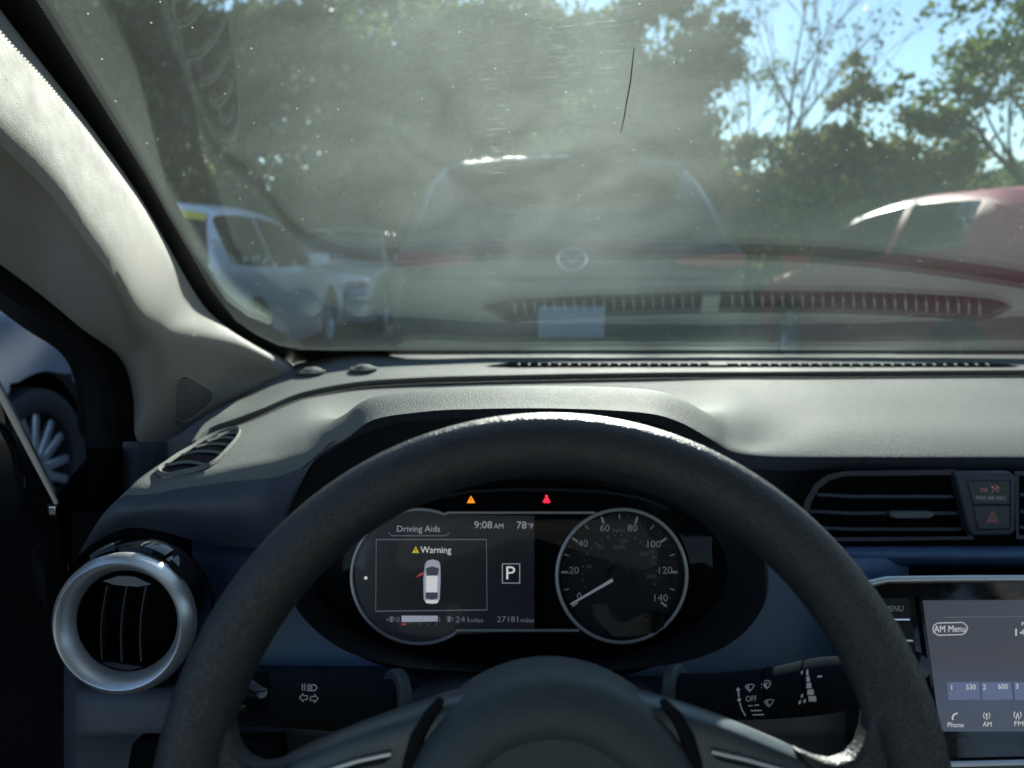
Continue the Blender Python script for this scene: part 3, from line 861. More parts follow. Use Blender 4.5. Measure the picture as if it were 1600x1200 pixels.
D(.0018).poly([(665, 888), (675, 885), (686, 888), (684, 899), (667, 899)]).poly([(665, 926), (684, 926), (684, 935), (675, 937), (665, 935)]).build('car_picture_glass', M['icondark'], disp)
D(.0020).poly([(666, 900), (684, 900), (683, 925), (665.5, 925)]).poly([(664, 938), (685, 938), (683, 942.5), (666, 942.5)]).build('car_picture_roof', M['white'], disp)
D(.0014).poly([(662, 893), (662, 898), (654, 901), (649, 903), (655, 897)]).build('open_door_mark', M['reddim'], disp)
# speedometer print
SL = lambda: Decal(on_plane(CF, -.0030))
t_ = SL(); t2 = SL(); c0 = (968, 894)
for i in range(29):
    a = R(216 - i * 9); big = i % 4 == 0; mid_ = i % 2 == 0
    r0, r1, w = (80, 91, 3.2) if big else ((83, 91, 1.6) if mid_ else (86, 90, .9))
    (t_ if mid_ else t2).line([(c0[0] + r0 * math.cos(a), c0[1] - r0 * math.sin(a)), (c0[0] + r1 * math.cos(a), c0[1] - r1 * math.sin(a))], w)
for s_, u, v in (('0', 905, 931), ('20', 897, 891), ('40', 911, 849), ('60', 945, 825), ('80', 988, 825), ('100', 1022, 850), ('120', 1040, 891), ('140', 1033, 934)):
    t_.text(s_, u, v, 10.5, 21 if len(s_) == 3 else (15 if len(s_) == 2 else 7))
t_.build('lettering', M['printdim'], speedo)
for s_, u, v in (('40', 920, 885), ('80', 938, 854), ('120', 974, 845), ('160', 1007, 865), ('200', 1017, 900), ('MPH', 967, 829.5), ('km/h', 968, 854)):
    t2.text(s_, u, v, 6.5)
for i in range(24):
    a = R(214 - i * 10.6); t2.disc(c0[0] + 58 * math.cos(a), c0[1] - 58 * math.sin(a), 1.1 if i % 2 else 1.6, 6)
t2.build('lettering', glow('faint print', (.4, .45, .5), .01, .12), speedo)
nd = MB(); nd.prism([CF.hit(u, v, .0015) for u, v in ((891, 943.5), (963, 900), (965.5, 904.5), (892.5, 945.5))], CF.n * -.001); nd.build('needle', M['needle'], speedo, smooth=False)
hb = MB(); hb.lathe(CF.hit(970, 897, -.003), CF.n, [(.0095, 0), (.0092, .005), (.006, .0065), (.0001, .0066)], 28); hb.build('needle_hub', M['black'], speedo)
kn = MB(); kn.lathe(CF.hit(1021, 972, -.003), CF.n, [(.0098, 0), (.0095, .008), (.0080, .0095), (.0001, .0095)], 28); kn.build('trip_knob', M['gloss'], clu)
lens = MB()
lens.grid([[CF.at(x, y, .0115 + .006 * (x / .2) ** 2) for x in np.linspace(-.172, .172, 17)] for y in np.linspace(-.066, .066, 3)])
lens.build('cover_lens', pane_mat('cluster lens', (.97, .98, .98), .3, .010), clu)
# telltales
D(.001).poly([(729.5, 786), (736, 774.5), (742.5, 786)]).build('amber_telltale', M['amber'], clu)
D(.0014).line([(736, 778), (736, 783)], 1.5).build('amber_telltale_mark', M['dark'], clu)
D(.001).disc(854, 775.5, 2.4, 10).poly([(850, 786), (849, 782), (851.5, 777.5), (856.5, 777.5), (859, 782), (858, 786)]).line([(848, 784), (860, 784)], 2).build('red_telltale', M['red'], clu)
hd = MB(); hd.tube([CF.hit(u, v, .006) for u, v in ((640, 792), (680, 778), (735, 768), (800, 765), (870, 765), (940, 768), (1000, 778), (1045, 795))], .0018, 6); hd.build('inner_hood_edge', M['black'], clu)

# steering column cover
cc = MB(); cg = []
for Y, rx, rz in ((.60, .110, .050), (.56, .104, .049), (.50, .092, .047), (.44, .082, .045), (.385, .072, .042)):
    cen = V(.0185, Y, -.392 + (.60 - Y) * .356)
    cg.append([cen + Vector((rx * math.copysign(abs(math.cos(a)) ** .7, math.cos(a)), 0, rz * math.copysign(abs(math.sin(a)) ** .7, math.sin(a)))) for a in np.linspace(0, 2 * math.pi, 41)])
cc.grid(patch(cg, 3, 1)); cco = cc.build('column_cover', M['hub'], dash)

# ================================================================== steering wheel
TW = R(19.6)
sw = thing('steering_wheel', 'black leather steering wheel with grained rim and grey spokes, seen from the driver seat', 'steering wheel', V(.0185, .3192, -.2532))
WF = Frame(V(.0185, .3192, -.2532), Vector((1, 0, 0)), Vector((0, math.sin(TW), math.cos(TW))))
rim = MB(); vs_, fs_ = [], []
NA, NB = 160, 28
for i in range(NA):
    a = 2 * math.pi * i / NA
    for j in range(NB):
        b = 2 * math.pi * j / NB
        rr = .0162
        ro = .170 + rr * .98 * math.cos(b); h = rr * 1.05 * math.sin(b)
        vs_.append(WF.at(ro * math.cos(a), ro * math.sin(a), h))
for i in range(NA):
    for j in range(NB): fs_.append((i * NB + j, ((i + 1) % NA) * NB + j, ((i + 1) % NA) * NB + (j + 1) % NB, i * NB + (j + 1) % NB))
rim.add(vs_, fs_); rim.build('rim', M['leather'], sw)
hub = MB()
hl = WF.loc(862, 1250)
prof = [(.074, -.030), (.073, .002), (.0695, .011), (.063, .0165), (.054, .0185), (.048, .0165), (.045, .0135), (.038, .0138), (.02, .0155), (.0001, .016)]
hub.lathe(WF.at(0.0, -.010, .002), WF.n, prof, 72, ex=(1, 0, 0)); hub.build('airbag_cover', M['hub'], sw)
def spoke(mirror):
    e = ([(735, 1084), (690, 1095), (650, 1109), (600, 1125), (538, 1148), (473, 1176), (427, 1199), (385, 1222), (340, 1240)] if mirror < 0 else
         [(990, 1086), (1036, 1097), (1085, 1112), (1140, 1131), (1214, 1162), (1250, 1178), (1300, 1205), (1345, 1228), (1385, 1244)])
    inner_bot = 1330
    sp_ = MB(); rr = []
    for k, (u, v) in enumerate(e):
        t = k / (len(e) - 1)
        a = WF.hit(u, v, .0); low = WF.hit(u, 1345 - 30 * t, .0)
        d = (low - a).normalized()
        ln = (low - a).length
        hh = .006
        rr.append([a + WF.n * -.018, a + WF.n * (-.006) - d * .0008, a + WF.n * (hh * .55) + d * .002, a + WF.n * hh + d * .007, a + WF.n * (hh * .95) + d * .016, a + WF.n * (hh * .7) + d * .028, a + WF.n * (hh * .6) + d * ln * .8, a + WF.n * (-.012) + d * ln])
    sp_.grid(patch(rr, 3, 4), mirror > 0)
    so = sp_.build('spoke', M['spoke'], sw)
    spb = sp_.bvh()
    tr = MB()
    l_ = ([(611, 1178), (560, 1189), (505, 1206), (440, 1230)] if mirror < 0 else [(1112, 1175), (1165, 1187), (1222, 1203), (1290, 1228)])
    q = on_mesh(spb, .002)
    tr.tube([q(u, v) for u, v in l_], .0011, 8); tr.build('silver_strip', M['chrome'], so)
    bp_ = MB(); o_ = 8
    poly = ([(612, 1184), (560, 1195), (505, 1212), (450, 1235), (500, 1320), (590, 1330)] if mirror < 0 else [(1112, 1182), (1165, 1194), (1222, 1210), (1280, 1232), (1240, 1320), (1130, 1330)])
    q3 = on_mesh(spb, .0012)
    bp_.add([q3(u, v) for u, v in poly], [tuple(range(6))]); bp_.build('button_panel', M['black'], so, smooth=False)
    # dark joint between spoke and airbag cover, leather web at the rim
    jw = MB()
    jp = ([(690, 1092), (672, 1118), (652, 1152), (642, 1190), (634, 1240), (630, 1300)] if mirror < 0 else [(1034, 1094), (1056, 1120), (1073, 1152), (1084, 1190), (1092, 1240), (1096, 1300)])
    jw.tube([WF.hit(u, v, .0045) for u, v in jp], [.0018, .0034, .004, .004, .004, .004], 8); jw.build('joint', M['seal'], so)
    web = MB()
    wp = ([(352, 1118), (357, 1148), (365, 1172), (379, 1190), (402, 1200), (430, 1196), (455, 1192), (420, 1240), (330, 1300), (290, 1240), (305, 1150)] if mirror < 0 else
          [(1364, 1105), (1361, 1140), (1352, 1168), (1336, 1187), (1312, 1195), (1285, 1190), (1245, 1173), (1290, 1230), (1390, 1300), (1440, 1240), (1420, 1150)])
    if mirror > 0: wp = wp[::-1]
    web.prism([WF.hit(u, v, .0065) for u, v in wp], WF.n * -.015)
    web.build('web', M['leather'], sw, bevel=.0045)
spoke(-1); spoke(1)
lowsp = MB(); lowsp.prism([WF.at(x, y, .004) for x, y in ((-.02, -.06), (-.017, -.165), (.017, -.165), (.02, -.06))], WF.n * -.014); lowsp.build('lower_spoke', M['spoke'], sw, bevel=.003)
shaft = MB(); shaft.lathe(WF.at(0, 0, -.10), WF.n, [(.03, 0), (.035, .05), (.06, .075)], 24); shaft.build('boss', M['black'], sw)

# ================================================================== stalks
def stalk(name, label, axis, rad, extra):
    o = thing(name, label, 'stalk', axis[0], 'stalks on the steering column')
    mb = MB()
    P = spline([tuple(p) for p in axis], 5); rr = spline([[r] for r in rad], 5)[:, 0]
    ax = [Vector(p) for p in P]
    mb.tube(ax, list(rr), 28)
    ob = mb.build('lever', M['stalk'], o)
    return o, mb.bvh(), ax, rr
ls, lsb, lax, lrr = stalk('turn_signal_stalk', 'black stalk left of the steering column with headlamp and turn arrow symbols', [pT(622, 1092, .515), pT(570, 1102, .505), pT(490, 1098, .485), pT(405, 1091, .465)], [.0130, .0160, .0155, .0152], None)
col_ = MB(); col_.tube([pT(627, 1092, .516), pT(609, 1093, .512)], .0195, 28); col_.build('collar', M['hub'], ls, bevel=.002)
kn_ = MB(); kn_.tube([pT(402, 1091, .464), pT(396, 1091, .4625), pT(350, 1088, .452), pT(335, 1087, .449)], [.0146, .0158, .0158, .012], 28); kn_.build('twist_switch', M['gloss'], ls)
d_ = Decal(on_mesh(lsb, .0005))
for i, u in enumerate((484, 484, 484, 484)): d_.line([(480, 1070 + i * 3), (485, 1070 + i * 3)], 1.3)
d_.line([(487, 1069.5), (490, 1069.5), (494, 1072), (495, 1074.5), (494, 1077), (490, 1079.5), (487, 1079.5)], 1.4, True)
for u in (472, 476): d_.line([(u, 1068), (u + 1, 1074), (u - .5, 1074), (u + 1, 1079)], 1.1)
def arrow(dec, u, v, sgn):
    dec.line([(u + sgn * 7, v), (u + sgn * 1, v - 6.5), (u + sgn * 1, v - 3), (u - sgn * 5, v - 3), (u - sgn * 5, v + 3), (u + sgn * 1, v + 3), (u + sgn * 1, v + 6.5)], 1.5, True)
arrow(d_, 475, 1090, -1); arrow(d_, 490, 1091.5, 1)
d_.build('symbols', M['print'], ls)
rs, rsb, rax, rrr = stalk('wiper_stalk', 'black stalk right of the steering column marked OFF with wiper symbols', [pT(1056, 1086, .515), pT(1110, 1088, .505), pT(1206, 1083, .485), pT(1290, 1070, .465), pT(1345, 1063, .455)], [.0140, .0142, .0150, .0158, .0135], None)
col_ = MB(); col_.tube([pT(1050, 1086, .516), pT(1068, 1086, .512)], .0195, 28); col_.build('collar', M['hub'], rs, bevel=.002)
for u, v, t, r in ((1210, 1082, .484, .0153), (1272, 1073, .469, .0161), (1284, 1071.5, .4665, .0160)):
    g_ = MB(); ax = (pT(1290, 1070, .465) - pT(1206, 1083, .485)).normalized(); p = pT(u, v, t)
    g_.tube([p - ax * .0006, p + ax * .0006], r, 28); g_.build('groove', M['dark'], rs)
d_ = Decal(on_mesh(rsb, .0005))
d_.text('OFF', 1174, 1091.5, 8.5, 17, rot=R(-3))
d_.poly([(1149.5, 1079), (1153.5, 1073.5), (1157, 1079)]).line([(1153.5, 1079), (1154.5, 1089)], 2.2).disc(1155, 1093.5, 3, 10).line([(1156, 1098), (1159, 1108), (1165, 1119)], 2)
def wiper(dec, u, v, s=1.0, drops=False):
    dec.line([(u - 7 * s, v - 3 * s), (u - 4 * s, v - 5 * s), (u + 4 * s, v - 6 * s), (u + 8 * s, v - 5 * s), (u + 3 * s, v + 3 * s), (u - 2 * s, v + 4 * s)], 1.2, True)
    dec.line([(u + 1 * s, v + 6.5 * s), (u - 2 * s, v - 4 * s)], 1.1); dec.line([(u - 4 * s, v - 4 * s), (u, v + 4 * s)], 1)
    if drops:
        dec.line([(u - 6 * s, v - 8 * s), (u - 1 * s, v - 11 * s), (u + 3 * s, v - 11 * s), (u + 8 * s, v - 8 * s)], 1); dec.line([(u - 10 * s, v - 5 * s), (u - 9.5 * s, v + 4 * s)], 1.2)
wiper(d_, 1171, 1075); wiper(d_, 1198, 1072, .8, True); wiper(d_, 1201, 1099)
for a, b, v in ((1169, 1176, 1103), (1179, 1186, 1102), (1173, 1190, 1110.5), (1176, 1194, 1117)): d_.line([(a, v), (b, v - .5)], 1.8, sub=2)
for i, (w, u) in enumerate(((4, 1261.5), (6, 1262.5), (8.5, 1264), (11, 1266.5), (13.5, 1269))):
    v0 = 1046 + i * 10.4; d_.poly([(u - w / 2 + 1, v0), (u + w / 2 - 1, v0), (u + w / 2, v0 + 8.5), (u - w / 2, v0 + 8.5)])
def drop(dec, u, v): dec.poly([(u + 1.5, v - 4), (u + 2, v + 1), (u + .5, v + 3.5), (u - 1.8, v + 3), (u - 2, v)])
for u, v in ((1252.5, 1051), (1253, 1087), (1249.5, 1097), (1257, 1095)): drop(d_, u, v)
d_.line([(1277, 1057.5), (1284.5, 1056.5)], 2.6)
d_.build('symbols', M['print'], rs)

# ================================================================== round air vent on the left
rv = thing('air_vent', 'round air vent with wide satin metal ring and glossy black collar beside the door', 'air vent', pT(191, 975, .60), 'air vents in the dashboard')
AF = facing(191, 975, .605)
k_ = .605 / F
ring = MB()
ring.lathe(AF.o, AF.n, [(109 * k_, -.010), (110.5 * k_, -.003), (109.5 * k_, .0005), (102 * k_, .0060), (98.5 * k_, .0075), (96 * k_, .0070), (89 * k_, .001), (81 * k_, -.006), (80 * k_, -.012)], 72)
ring.build('metal_ring', M['chrome'], rv)
bar = MB(); bar.lathe(AF.o, AF.n, [(80 * k_, -.008), (79 * k_, -.03), (60 * k_, -.045), (.0001, -.047)], 48); bar.build('barrel', M['dark'], rv)
colr = MB()
cf2 = Frame(AF.o + AF.ey * .004 + AF.n * -.010, AF.ex, AF.ey)
colr.lathe(cf2.o, cf2.n, [(98 * k_, .002), (107 * k_, 0), (110 * k_, -.012), (108 * k_, -.03)], 60); colr.build('gloss_collar', M['gloss'], rv)
for a0, a1 in ((100, 122), (58, 80), (34, 52)):
    tb = MB(); g0 = []
    for a in np.linspace(R(a0), R(a1), 8):
        d = cf2.ex * math.cos(a) + cf2.ey * math.sin(a)
        g0.append([cf2.o + d * (106 * k_) + cf2.n * .004, cf2.o + d * (113 * k_) + cf2.n * .002, cf2.o + d * (117 * k_) - cf2.n * .008, cf2.o + d * (116 * k_) - cf2.n * .018])
    tb.grid(g0); tb.build('grip_tab', M['gloss'], rv)
for u in (160, 191, 221):
    bl_ = MB(); pts = [(u + 6 - 8 * t - 5 * math.sin(math.pi * t), 914 + 120 * t) for t in np.linspace(0, 1, 9)]
    bl_.grid([[AF.hit(a, b, -.012 - .004 * math.sin(math.pi * i / 8)) for i, (a, b) in enumerate(pts)], [AF.hit(a + 2.5, b, -.0115) for a, b in pts], [AF.hit(a + 9, b, -.026) for a, b in pts]])
    bl_.build('blade', M['lower'], rv)
cap_ = MB(); cap_.prism([AF.hit(u, v, -.010) for u, v in ((160, 908), (185, 900), (210, 901), (236, 913), (215, 917), (180, 914))], AF.n * -.004); cap_.build('thumb_wheel', M['spoke'], rv)
low_ = MB(); low_.prism([AF.hit(u, v, -.010) for u, v in ((146, 1034), (180, 1036), (222, 1042), (200, 1050), (165, 1046))], AF.n * -.004); low_.build('lower_lip', M['black'], rv)

# ================================================================== centre vents and switch panel
VF = facing(1400, 790, .805)
def centre_vent(label, outline, inner_o, slats, knob):
    o = thing('air_vent', label, 'air vent', VF.hit(np.mean([p[0] for p in outline]), 842), 'air vents in the dashboard')
    fr = MB(); n_ = len(outline)
    A_ = [VF.hit(u, v, -.004) for u, v in outline]; A2 = [VF.hit(u, v, .003) for u, v in outline]
    B_ = [VF.hit(u, v, .002) for u, v in inner_o]; B2 = [VF.hit(u, v, -.012) for u, v in inner_o]
    fr.add(A_ + A2 + B_ + B2, [(r * n_ + i, r * n_ + (i + 1) % n_, (r + 1) * n_ + (i + 1) % n_, (r + 1) * n_ + i) for r in range(3) for i in range(n_)])
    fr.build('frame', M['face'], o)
    bk_ = MB(); bk_.add([VF.hit(u, v, -.013) for u, v in inner_o], [tuple(range(n_))]); bk_.build('recess', M['dark'], o, smooth=False)
    for (u0, u1, v) in slats:
        s_ = MB(); us = np.linspace(u0, u1, 9)
        s_.grid([[VF.hit(u, v - 4 - 3 * (1 - ss(u0, u0 + 60, u)), -.010) for u in us], [VF.hit(u, v - 2.5 - 3 * (1 - ss(u0, u0 + 60, u)), .0) for u in us], [VF.hit(u, v + 2 - 3 * (1 - ss(u0, u0 + 60, u)), .0012) for u in us], [VF.hit(u, v + 4 - 3 * (1 - ss(u0, u0 + 60, u)), -.010) for u in us]])
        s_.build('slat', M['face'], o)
    if knob:
        k1 = MB(); k1.prism([VF.hit(u, v, .009) for u, v in ((1390, 801), (1395, 799), (1455, 799), (1461, 803), (1459, 808), (1450, 811), (1400, 811), (1391, 808))], VF.n * -.012)
        k1.build('direction_tab', M['spoke'], o, bevel=.0015)
    return o
ol = [(1252, 806), (1258, 782), (1272, 757), (1292, 742), (1318, 736), (1400, 735), (1497, 734), (1512, 790), (1522, 843), (1400, 845), (1275, 846), (1258, 838)]
il = [(1262, 806), (1268, 784), (1280, 763), (1297, 750), (1320, 744), (1400, 743), (1490, 742), (1503, 790), (1512, 838), (1400, 839), (1280, 840), (1266, 832)]
centre_vent('wide dash air vent left of the hazard switch, chrome tab on its middle slat', ol, il, [(1276, 1490, 776), (1266, 1497, 802), (1270, 1503, 827)], True)
ol2 = [(1585, 736), (1700, 735), (1790, 736), (1815, 760), (1822, 810), (1800, 843), (1700, 844), (1588, 842)]
il2 = [(1592, 743), (1700, 742), (1785, 744), (1806, 764), (1812, 808), (1794, 837), (1700, 838), (1592, 836)]
centre_vent('dash air vent right of the hazard switch, only its left end in view', ol2, il2, [(1594, 1800, 776), (1594, 1808, 802), (1594, 1800, 827)], False)
hz = thing('switch_panel', 'switch panel between the centre vents with air bag lamp and hazard button', 'switch panel', VF.hit(1545, 838))
hp = MB(); hp.prism([VF.hit(u, v, .0095) for u, v in ((1493, 741), (1500, 738), (1578, 737), (1587, 743), (1588, 828), (1581, 837), (1522, 838), (1514, 830))], VF.n * -.014); hp.build('housing', M['face'], hz, bevel=.0025)
for pts, nm in (([(1512, 752), (1578, 752), (1578, 788), (1521, 788)], 'airbag_lamp'), ([(1521.5, 791), (1578, 790.5), (1578, 826), (1529, 828)], 'hazard_button')):
    gp_ = MB(); c2 = np.mean(pts, 0); gp_.prism([VF.hit(c2[0] + (u - c2[0]) * 1.03, c2[1] + (v - c2[1]) * 1.05, .0098) for u, v in pts], VF.n * -.003); gp_.build('button_gap', M['dark'], hz, smooth=False)
    bt = MB(); bt.prism([VF.hit(u, v, .0112) for u, v in pts], VF.n * -.003); bo = bt.build(nm, M['hub'], hz, bevel=.0008)
    dd = Decal(on_plane(VF, .0114))
    if nm == 'airbag_lamp':
        dd.text('PASS AIR BAG', 1548, 778, 6, 46).build('lettering', M['printdim'], bo)
        d3 = Decal(on_plane(VF, .0114)).text('OFF', 1537.5, 766, 6, 12); d3.disc(1551, 761, 2, 8).line([(1550, 770), (1554, 763), (1560, 769)], 1.4).line([(1555, 758), (1562, 764)], 1.2).disc(1559, 761.5, 2.2, 8); d3.build('lettering', M['printred'], bo)
    else:
        dd.line([(1551, 800), (1560, 815), (1542, 815)], 1.5, True).line([(1551, 806), (1555.5, 812.5), (1546.5, 812.5)], 1.2, True).build('hazard_triangle', M['printred'], bo)

# ================================================================== media unit
c_top = pT(1440, 935, .70)
md = .70 * 640 / 668
c_bot = pT(1468, 1142, md)
MF = Frame(c_top, Vector((1, 0, 0)), (c_top - c_bot))
mu = thing('media_unit', 'glossy black radio touchscreen unit with chrome top edge and AM radio page', 'media unit', MF.hit(1600, 1190))
pan = MB(); pan.prism([MF.hit(u, v, -.004) for u, v in ((1345, 1180), (1338, 960), (1342, 930), (1356, 912), (1385, 906), (2050, 904), (2050, 1215), (1345, 1230))], MF.n * -.03); pan.build('fascia', M['gloss'], mu, bevel=.002)
ce = MB(); ce.tube([MF.hit(u, v, -.002) for u, v in ((1338, 960), (1343, 930), (1358, 912), (1385, 906), (1500, 904.5), (1700, 904), (2050, 904))], .0034, 10); ce.build('chrome_edge', M['chrome'], mu)
scb = MB(); scb.prism([MF.hit(u, v, .0005) for u, v in ((1436, 932), (1960, 930), (1990, 1152), (1466, 1154))], MF.n * -.004); scb.build('screen_bezel', M['gloss'], mu, smooth=False)
scr = MB(); scr.prism([MF.hit(u, v, .001) for u, v in ((1442, 938), (1950, 936), (1975, 1142), (1469, 1143))], MF.n * -.001); sc_ = scr.build('screen', M['screen'], mu, smooth=False)
Q = lambda l=.0016: Decal(on_plane(MF, l))
Q().poly([(1465.5, 1110), (1970, 1106), (1975, 1141), (1469.5, 1142.5)]).build('menu_bar', M['bar'], sc_)
for u0, u1 in ((1480, 1530), (1533, 1580), (1584, 1632)): Q(.0015).poly([(u0, 1066), (u1, 1065.5), (u1 + 2.5, 1093), (u0 + 2, 1094)]).build('preset_tile', M['tile'], sc_)
q_ = Q(.0020)
q_.text('AM Menu', 1484, 982.5, 10, 49, rot=R(-.5)).text('530', 1517, 1073.5, 8, 15).text('2', 1538, 1073.5, 8).text('600', 1567, 1072.5, 8, 15).text('3', 1589, 1072, 8).text('1', 1487, 1074, 8).text('Phone', 1493.5, 1132.5, 7.5, 25).text('AM', 1542.5, 1131.5, 7.5, 14).text('FM', 1592, 1130.5, 7.5, 14)
q_.text('14', 1595, 988, 11, 17).text('P', 1598.5, 975, 6)
q_.line([(1465, 973.5), (1504, 972.5), (1510, 977), (1512, 982), (1509, 988), (1504, 991.5), (1466, 992.5), (1459, 988), (1457.5, 982), (1460, 976.5)], 1.2, True)
q_.line([(1496, 1114), (1490, 1117), (1488, 1122), (1489, 1125)], 2.2).line([(1538.5, 1113), (1536.5, 1118), (1538.5, 1123)], 1).line([(1545, 1113), (1547, 1118), (1545, 1123)], 1).line([(1541.7, 1117), (1541.7, 1125)], 1.4).disc(1541.7, 1116.5, 1.7, 8)
q_.line([(1586, 1112), (1584, 1117), (1586, 1121)], 1.2).line([(1594, 1112), (1596, 1117), (1594, 1121)], 1.2).line([(1590, 1114), (1587.5, 1124)], 1.2).line([(1590, 1114), (1592.5, 1124)], 1.2)
q_.build('lettering', M['white'], sc_)
Q(.0018).line([(1476, 964.5), (1620, 963)], 1.2).ring(1487, 1074, 5.5, .8).build('frame_line', M['lcddim'], sc_)
for pts in ([(1376, 935), (1420, 934), (1426, 967), (1378, 968)], [(1378, 972), (1426, 971), (1430, 1002), (1380, 1003)], [(1380, 1006), (1430, 1005), (1434, 1036), (1384, 1037)]):
    b_ = MB(); b_.prism([MF.hit(u, v, .0012) for u, v in pts], MF.n * -.003); bo = b_.build('button', M['black'], mu, bevel=.0008)
    if pts[0][1] == 935: Decal(on_plane(MF, .0016)).text('MENU', 1397, 951, 9, 29, rot=R(-1)).build('lettering', M['printdim'], bo)
for a, b, v in ((1388, 1421, 968.5), (1392, 1425.5, 1001.5)):
    c3 = MB(); c3.tube([MF.hit(a, v, .0025), MF.hit(b, v - .3, .0025)], .0011, 8); c3.build('chrome_bar', M['bright'], mu)
ckn = MB(); ckn.lathe(MF.hit(1424, 1040, 0), MF.n, [(.013, 0), (.0125, .008), (.011, .011), (.0001, .0115)], 30); ckn.build('volume_knob', M['gloss'], mu)
lowt = MB(); lowt.tube([MF.hit(u, v, .002) for u, v in ((1400, 1197), (1600, 1192), (1900, 1190), (2040, 1190))], .003, 8); lowt.build('lower_chrome_edge', M['chrome'], mu)
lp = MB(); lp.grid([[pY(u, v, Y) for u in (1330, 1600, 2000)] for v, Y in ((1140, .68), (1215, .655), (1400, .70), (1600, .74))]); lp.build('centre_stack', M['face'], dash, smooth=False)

# ================================================================== A-pillar trim with tweeter, door seal
ap = thing('pillar_trim', 'pale beige pillar trim panel left of the windscreen with small speaker grille', 'pillar trim', pT(215, 690, .99))
R0 = [(-150, -205), (-75, -95), (0, 14), (75, 111), (150, 209), (225, 318), (300, 450), (333, 493), (383, 530), (433, 556), (462, 572)]
R1 = [(-150, -110), (-75, -30), (0, 62), (75, 150), (150, 255), (225, 365), (290, 460), (330, 507), (385, 541), (430, 567), (458, 584)]
R3 = [(-150, 320), (-75, 365), (0, 413), (67, 463), (133, 517), (178, 549), (199, 580), (209, 627), (215, 688), (262, 688), (332, 640)]
R2 = [(-150, 60), (-75, 140), (0, 225), (75, 300), (140, 385), (195, 455), (240, 505), (268, 528), (318, 560), (378, 588), (430, 598)]
T3 = [.68, .73, .78, .84, .90, .955, .985, 1.0, .985, 1.03, 1.12]
prow = [[], [], [], [], [], []]
for i in range(11):
    a = pG(*R0[i], .014)
    ta = (a - O).dot(CAMF)
    b = pT(*R1[i], ta * .965)
    d = pT(*R3[i], T3[i])
    a0 = a + Vector((-.02, .02, .005))
    tb = (b - O).dot(CAMF)
    u2, v2 = R2[i]
    t2_ = (b.x + .004) * F / (u2 - 800)
    k_ = ss(6.5, 9, i)
    t2_ = t2_ * (1 - k_) + (tb * .72 + T3[i] * .28) * k_
    c1_ = pT(u2, v2, t2_)
    c2_ = c1_.lerp(d, .5) + (O - d).normalized() * .012 * (1 - k_)
    for r_, p in zip(prow, (a0, a, b, c1_, c2_, d)): r_.append(p)
pil = MB(); pil.grid(patch(prow, 6, 6)); pil.build('panel', M['beige'], ap)
pilb = pil.bvh()
tw = [(274, 612), (277, 598), (283, 591), (291, 590), (310, 600), (324, 609), (329.5, 617), (327, 629), (312, 643), (296, 654), (287, 657), (278, 654), (274, 646)]
q = on_mesh(pilb, .0012); tc_ = np.mean(tw, 0)
tl_ = smooth_loop(tw, 3); kk = len(tl_)
sg = MB(); sg.add([q(u, v) for u, v in tl_] + [q(*tc_)], [(i, (i + 1) % kk, kk) for i in range(kk)])
sgo = sg.build('speaker_grille', M['mesh'], ap)
gr = MB(); q2 = on_mesh(pilb, .0022)
def inside(u, v):
    c = False; j = len(tw) - 1
    for i in range(len(tw)):
        if (tw[i][1] > v) != (tw[j][1] > v) and u < (tw[j][0] - tw[i][0]) * (v - tw[i][1]) / (tw[j][1] - tw[i][1]) + tw[i][0]: c = not c
        j = i
    return c
for v in np.arange(594, 656, 4.2):
    us = [u for u in np.arange(270, 332, 1.0) if inside(u, v)]
    if len(us) > 3: gr.tube([q2(us[0], v), q2((us[0] + us[-1]) / 2, v), q2(us[-1], v)], .0009, 5)
gr.build('grille_bars', M['beige'], sgo)
rimt = MB(); rimt.tube([on_mesh(pilb, .001)(tc_[0] + (u - tc_[0]) * 1.06, tc_[1] + (v - tc_[1]) * 1.06) for u, v in tl_], .0018, 6, closed=True); rimt.build('grille_rim', M['beige'], sgo)

wp_ = MB(); wg = [[], [], []]
for i in range(11):
    a = pG(*R0[i], .0); d = pT(*R3[i], T3[i])
    wg[0].append(a + Vector((.01, .03, .03))); wg[1].append(a + Vector((-.07, .03, .02))); wg[2].append(d + Vector((-.09, .03, 0)))
wp_.grid(patch(wg, 4, 3)); wp_.build('windscreen_pillar', M['p_own'], shell)
ds = thing('door_seal', 'black rubber seal and body frame around the open driver doorway', 'door seal', pT(170, 800, .95))
so_ = [(-150, 362), (-75, 408), (0, 457), (67, 503), (111, 541), (129, 585), (133, 633), (136, 700), (140, 780), (150, 900), (160, 1100), (165, 1350)]
si_ = [(-150, 316), (-75, 361), (0, 409), (67, 459), (133, 513), (181, 547), (202, 580), (212, 627), (219, 692), (230, 780), (250, 930), (260, 1350)]
To = [.70, .75, .80, .86, .91, .95, .97, .975, .97, .95, .90, .80]
srow = [[], [], [], []]
for a, b, t in zip(so_, si_, To):
    p, q_ = pT(*a, t * 1.03), pT(*b, t * 1.035)
    mid1 = pT(a[0] * .6 + b[0] * .4, a[1] * .6 + b[1] * .4, t * 1.0); mid2 = pT(a[0] * .35 + b[0] * .65, a[1] * .35 + b[1] * .65, t * 1.015)
    for r_, x in zip(srow, (p, mid1, mid2, q_)): r_.append(x)
sb = MB(); sb.grid(patch(srow, 4, 4)); sb.build('frame', M['seal'], ds)
bead = MB(); bead.tube([p.lerp(q_, .5) for p, q_ in zip(srow[1], srow[2])], .006, 8); bead.build('bead', M['seal'], ds)

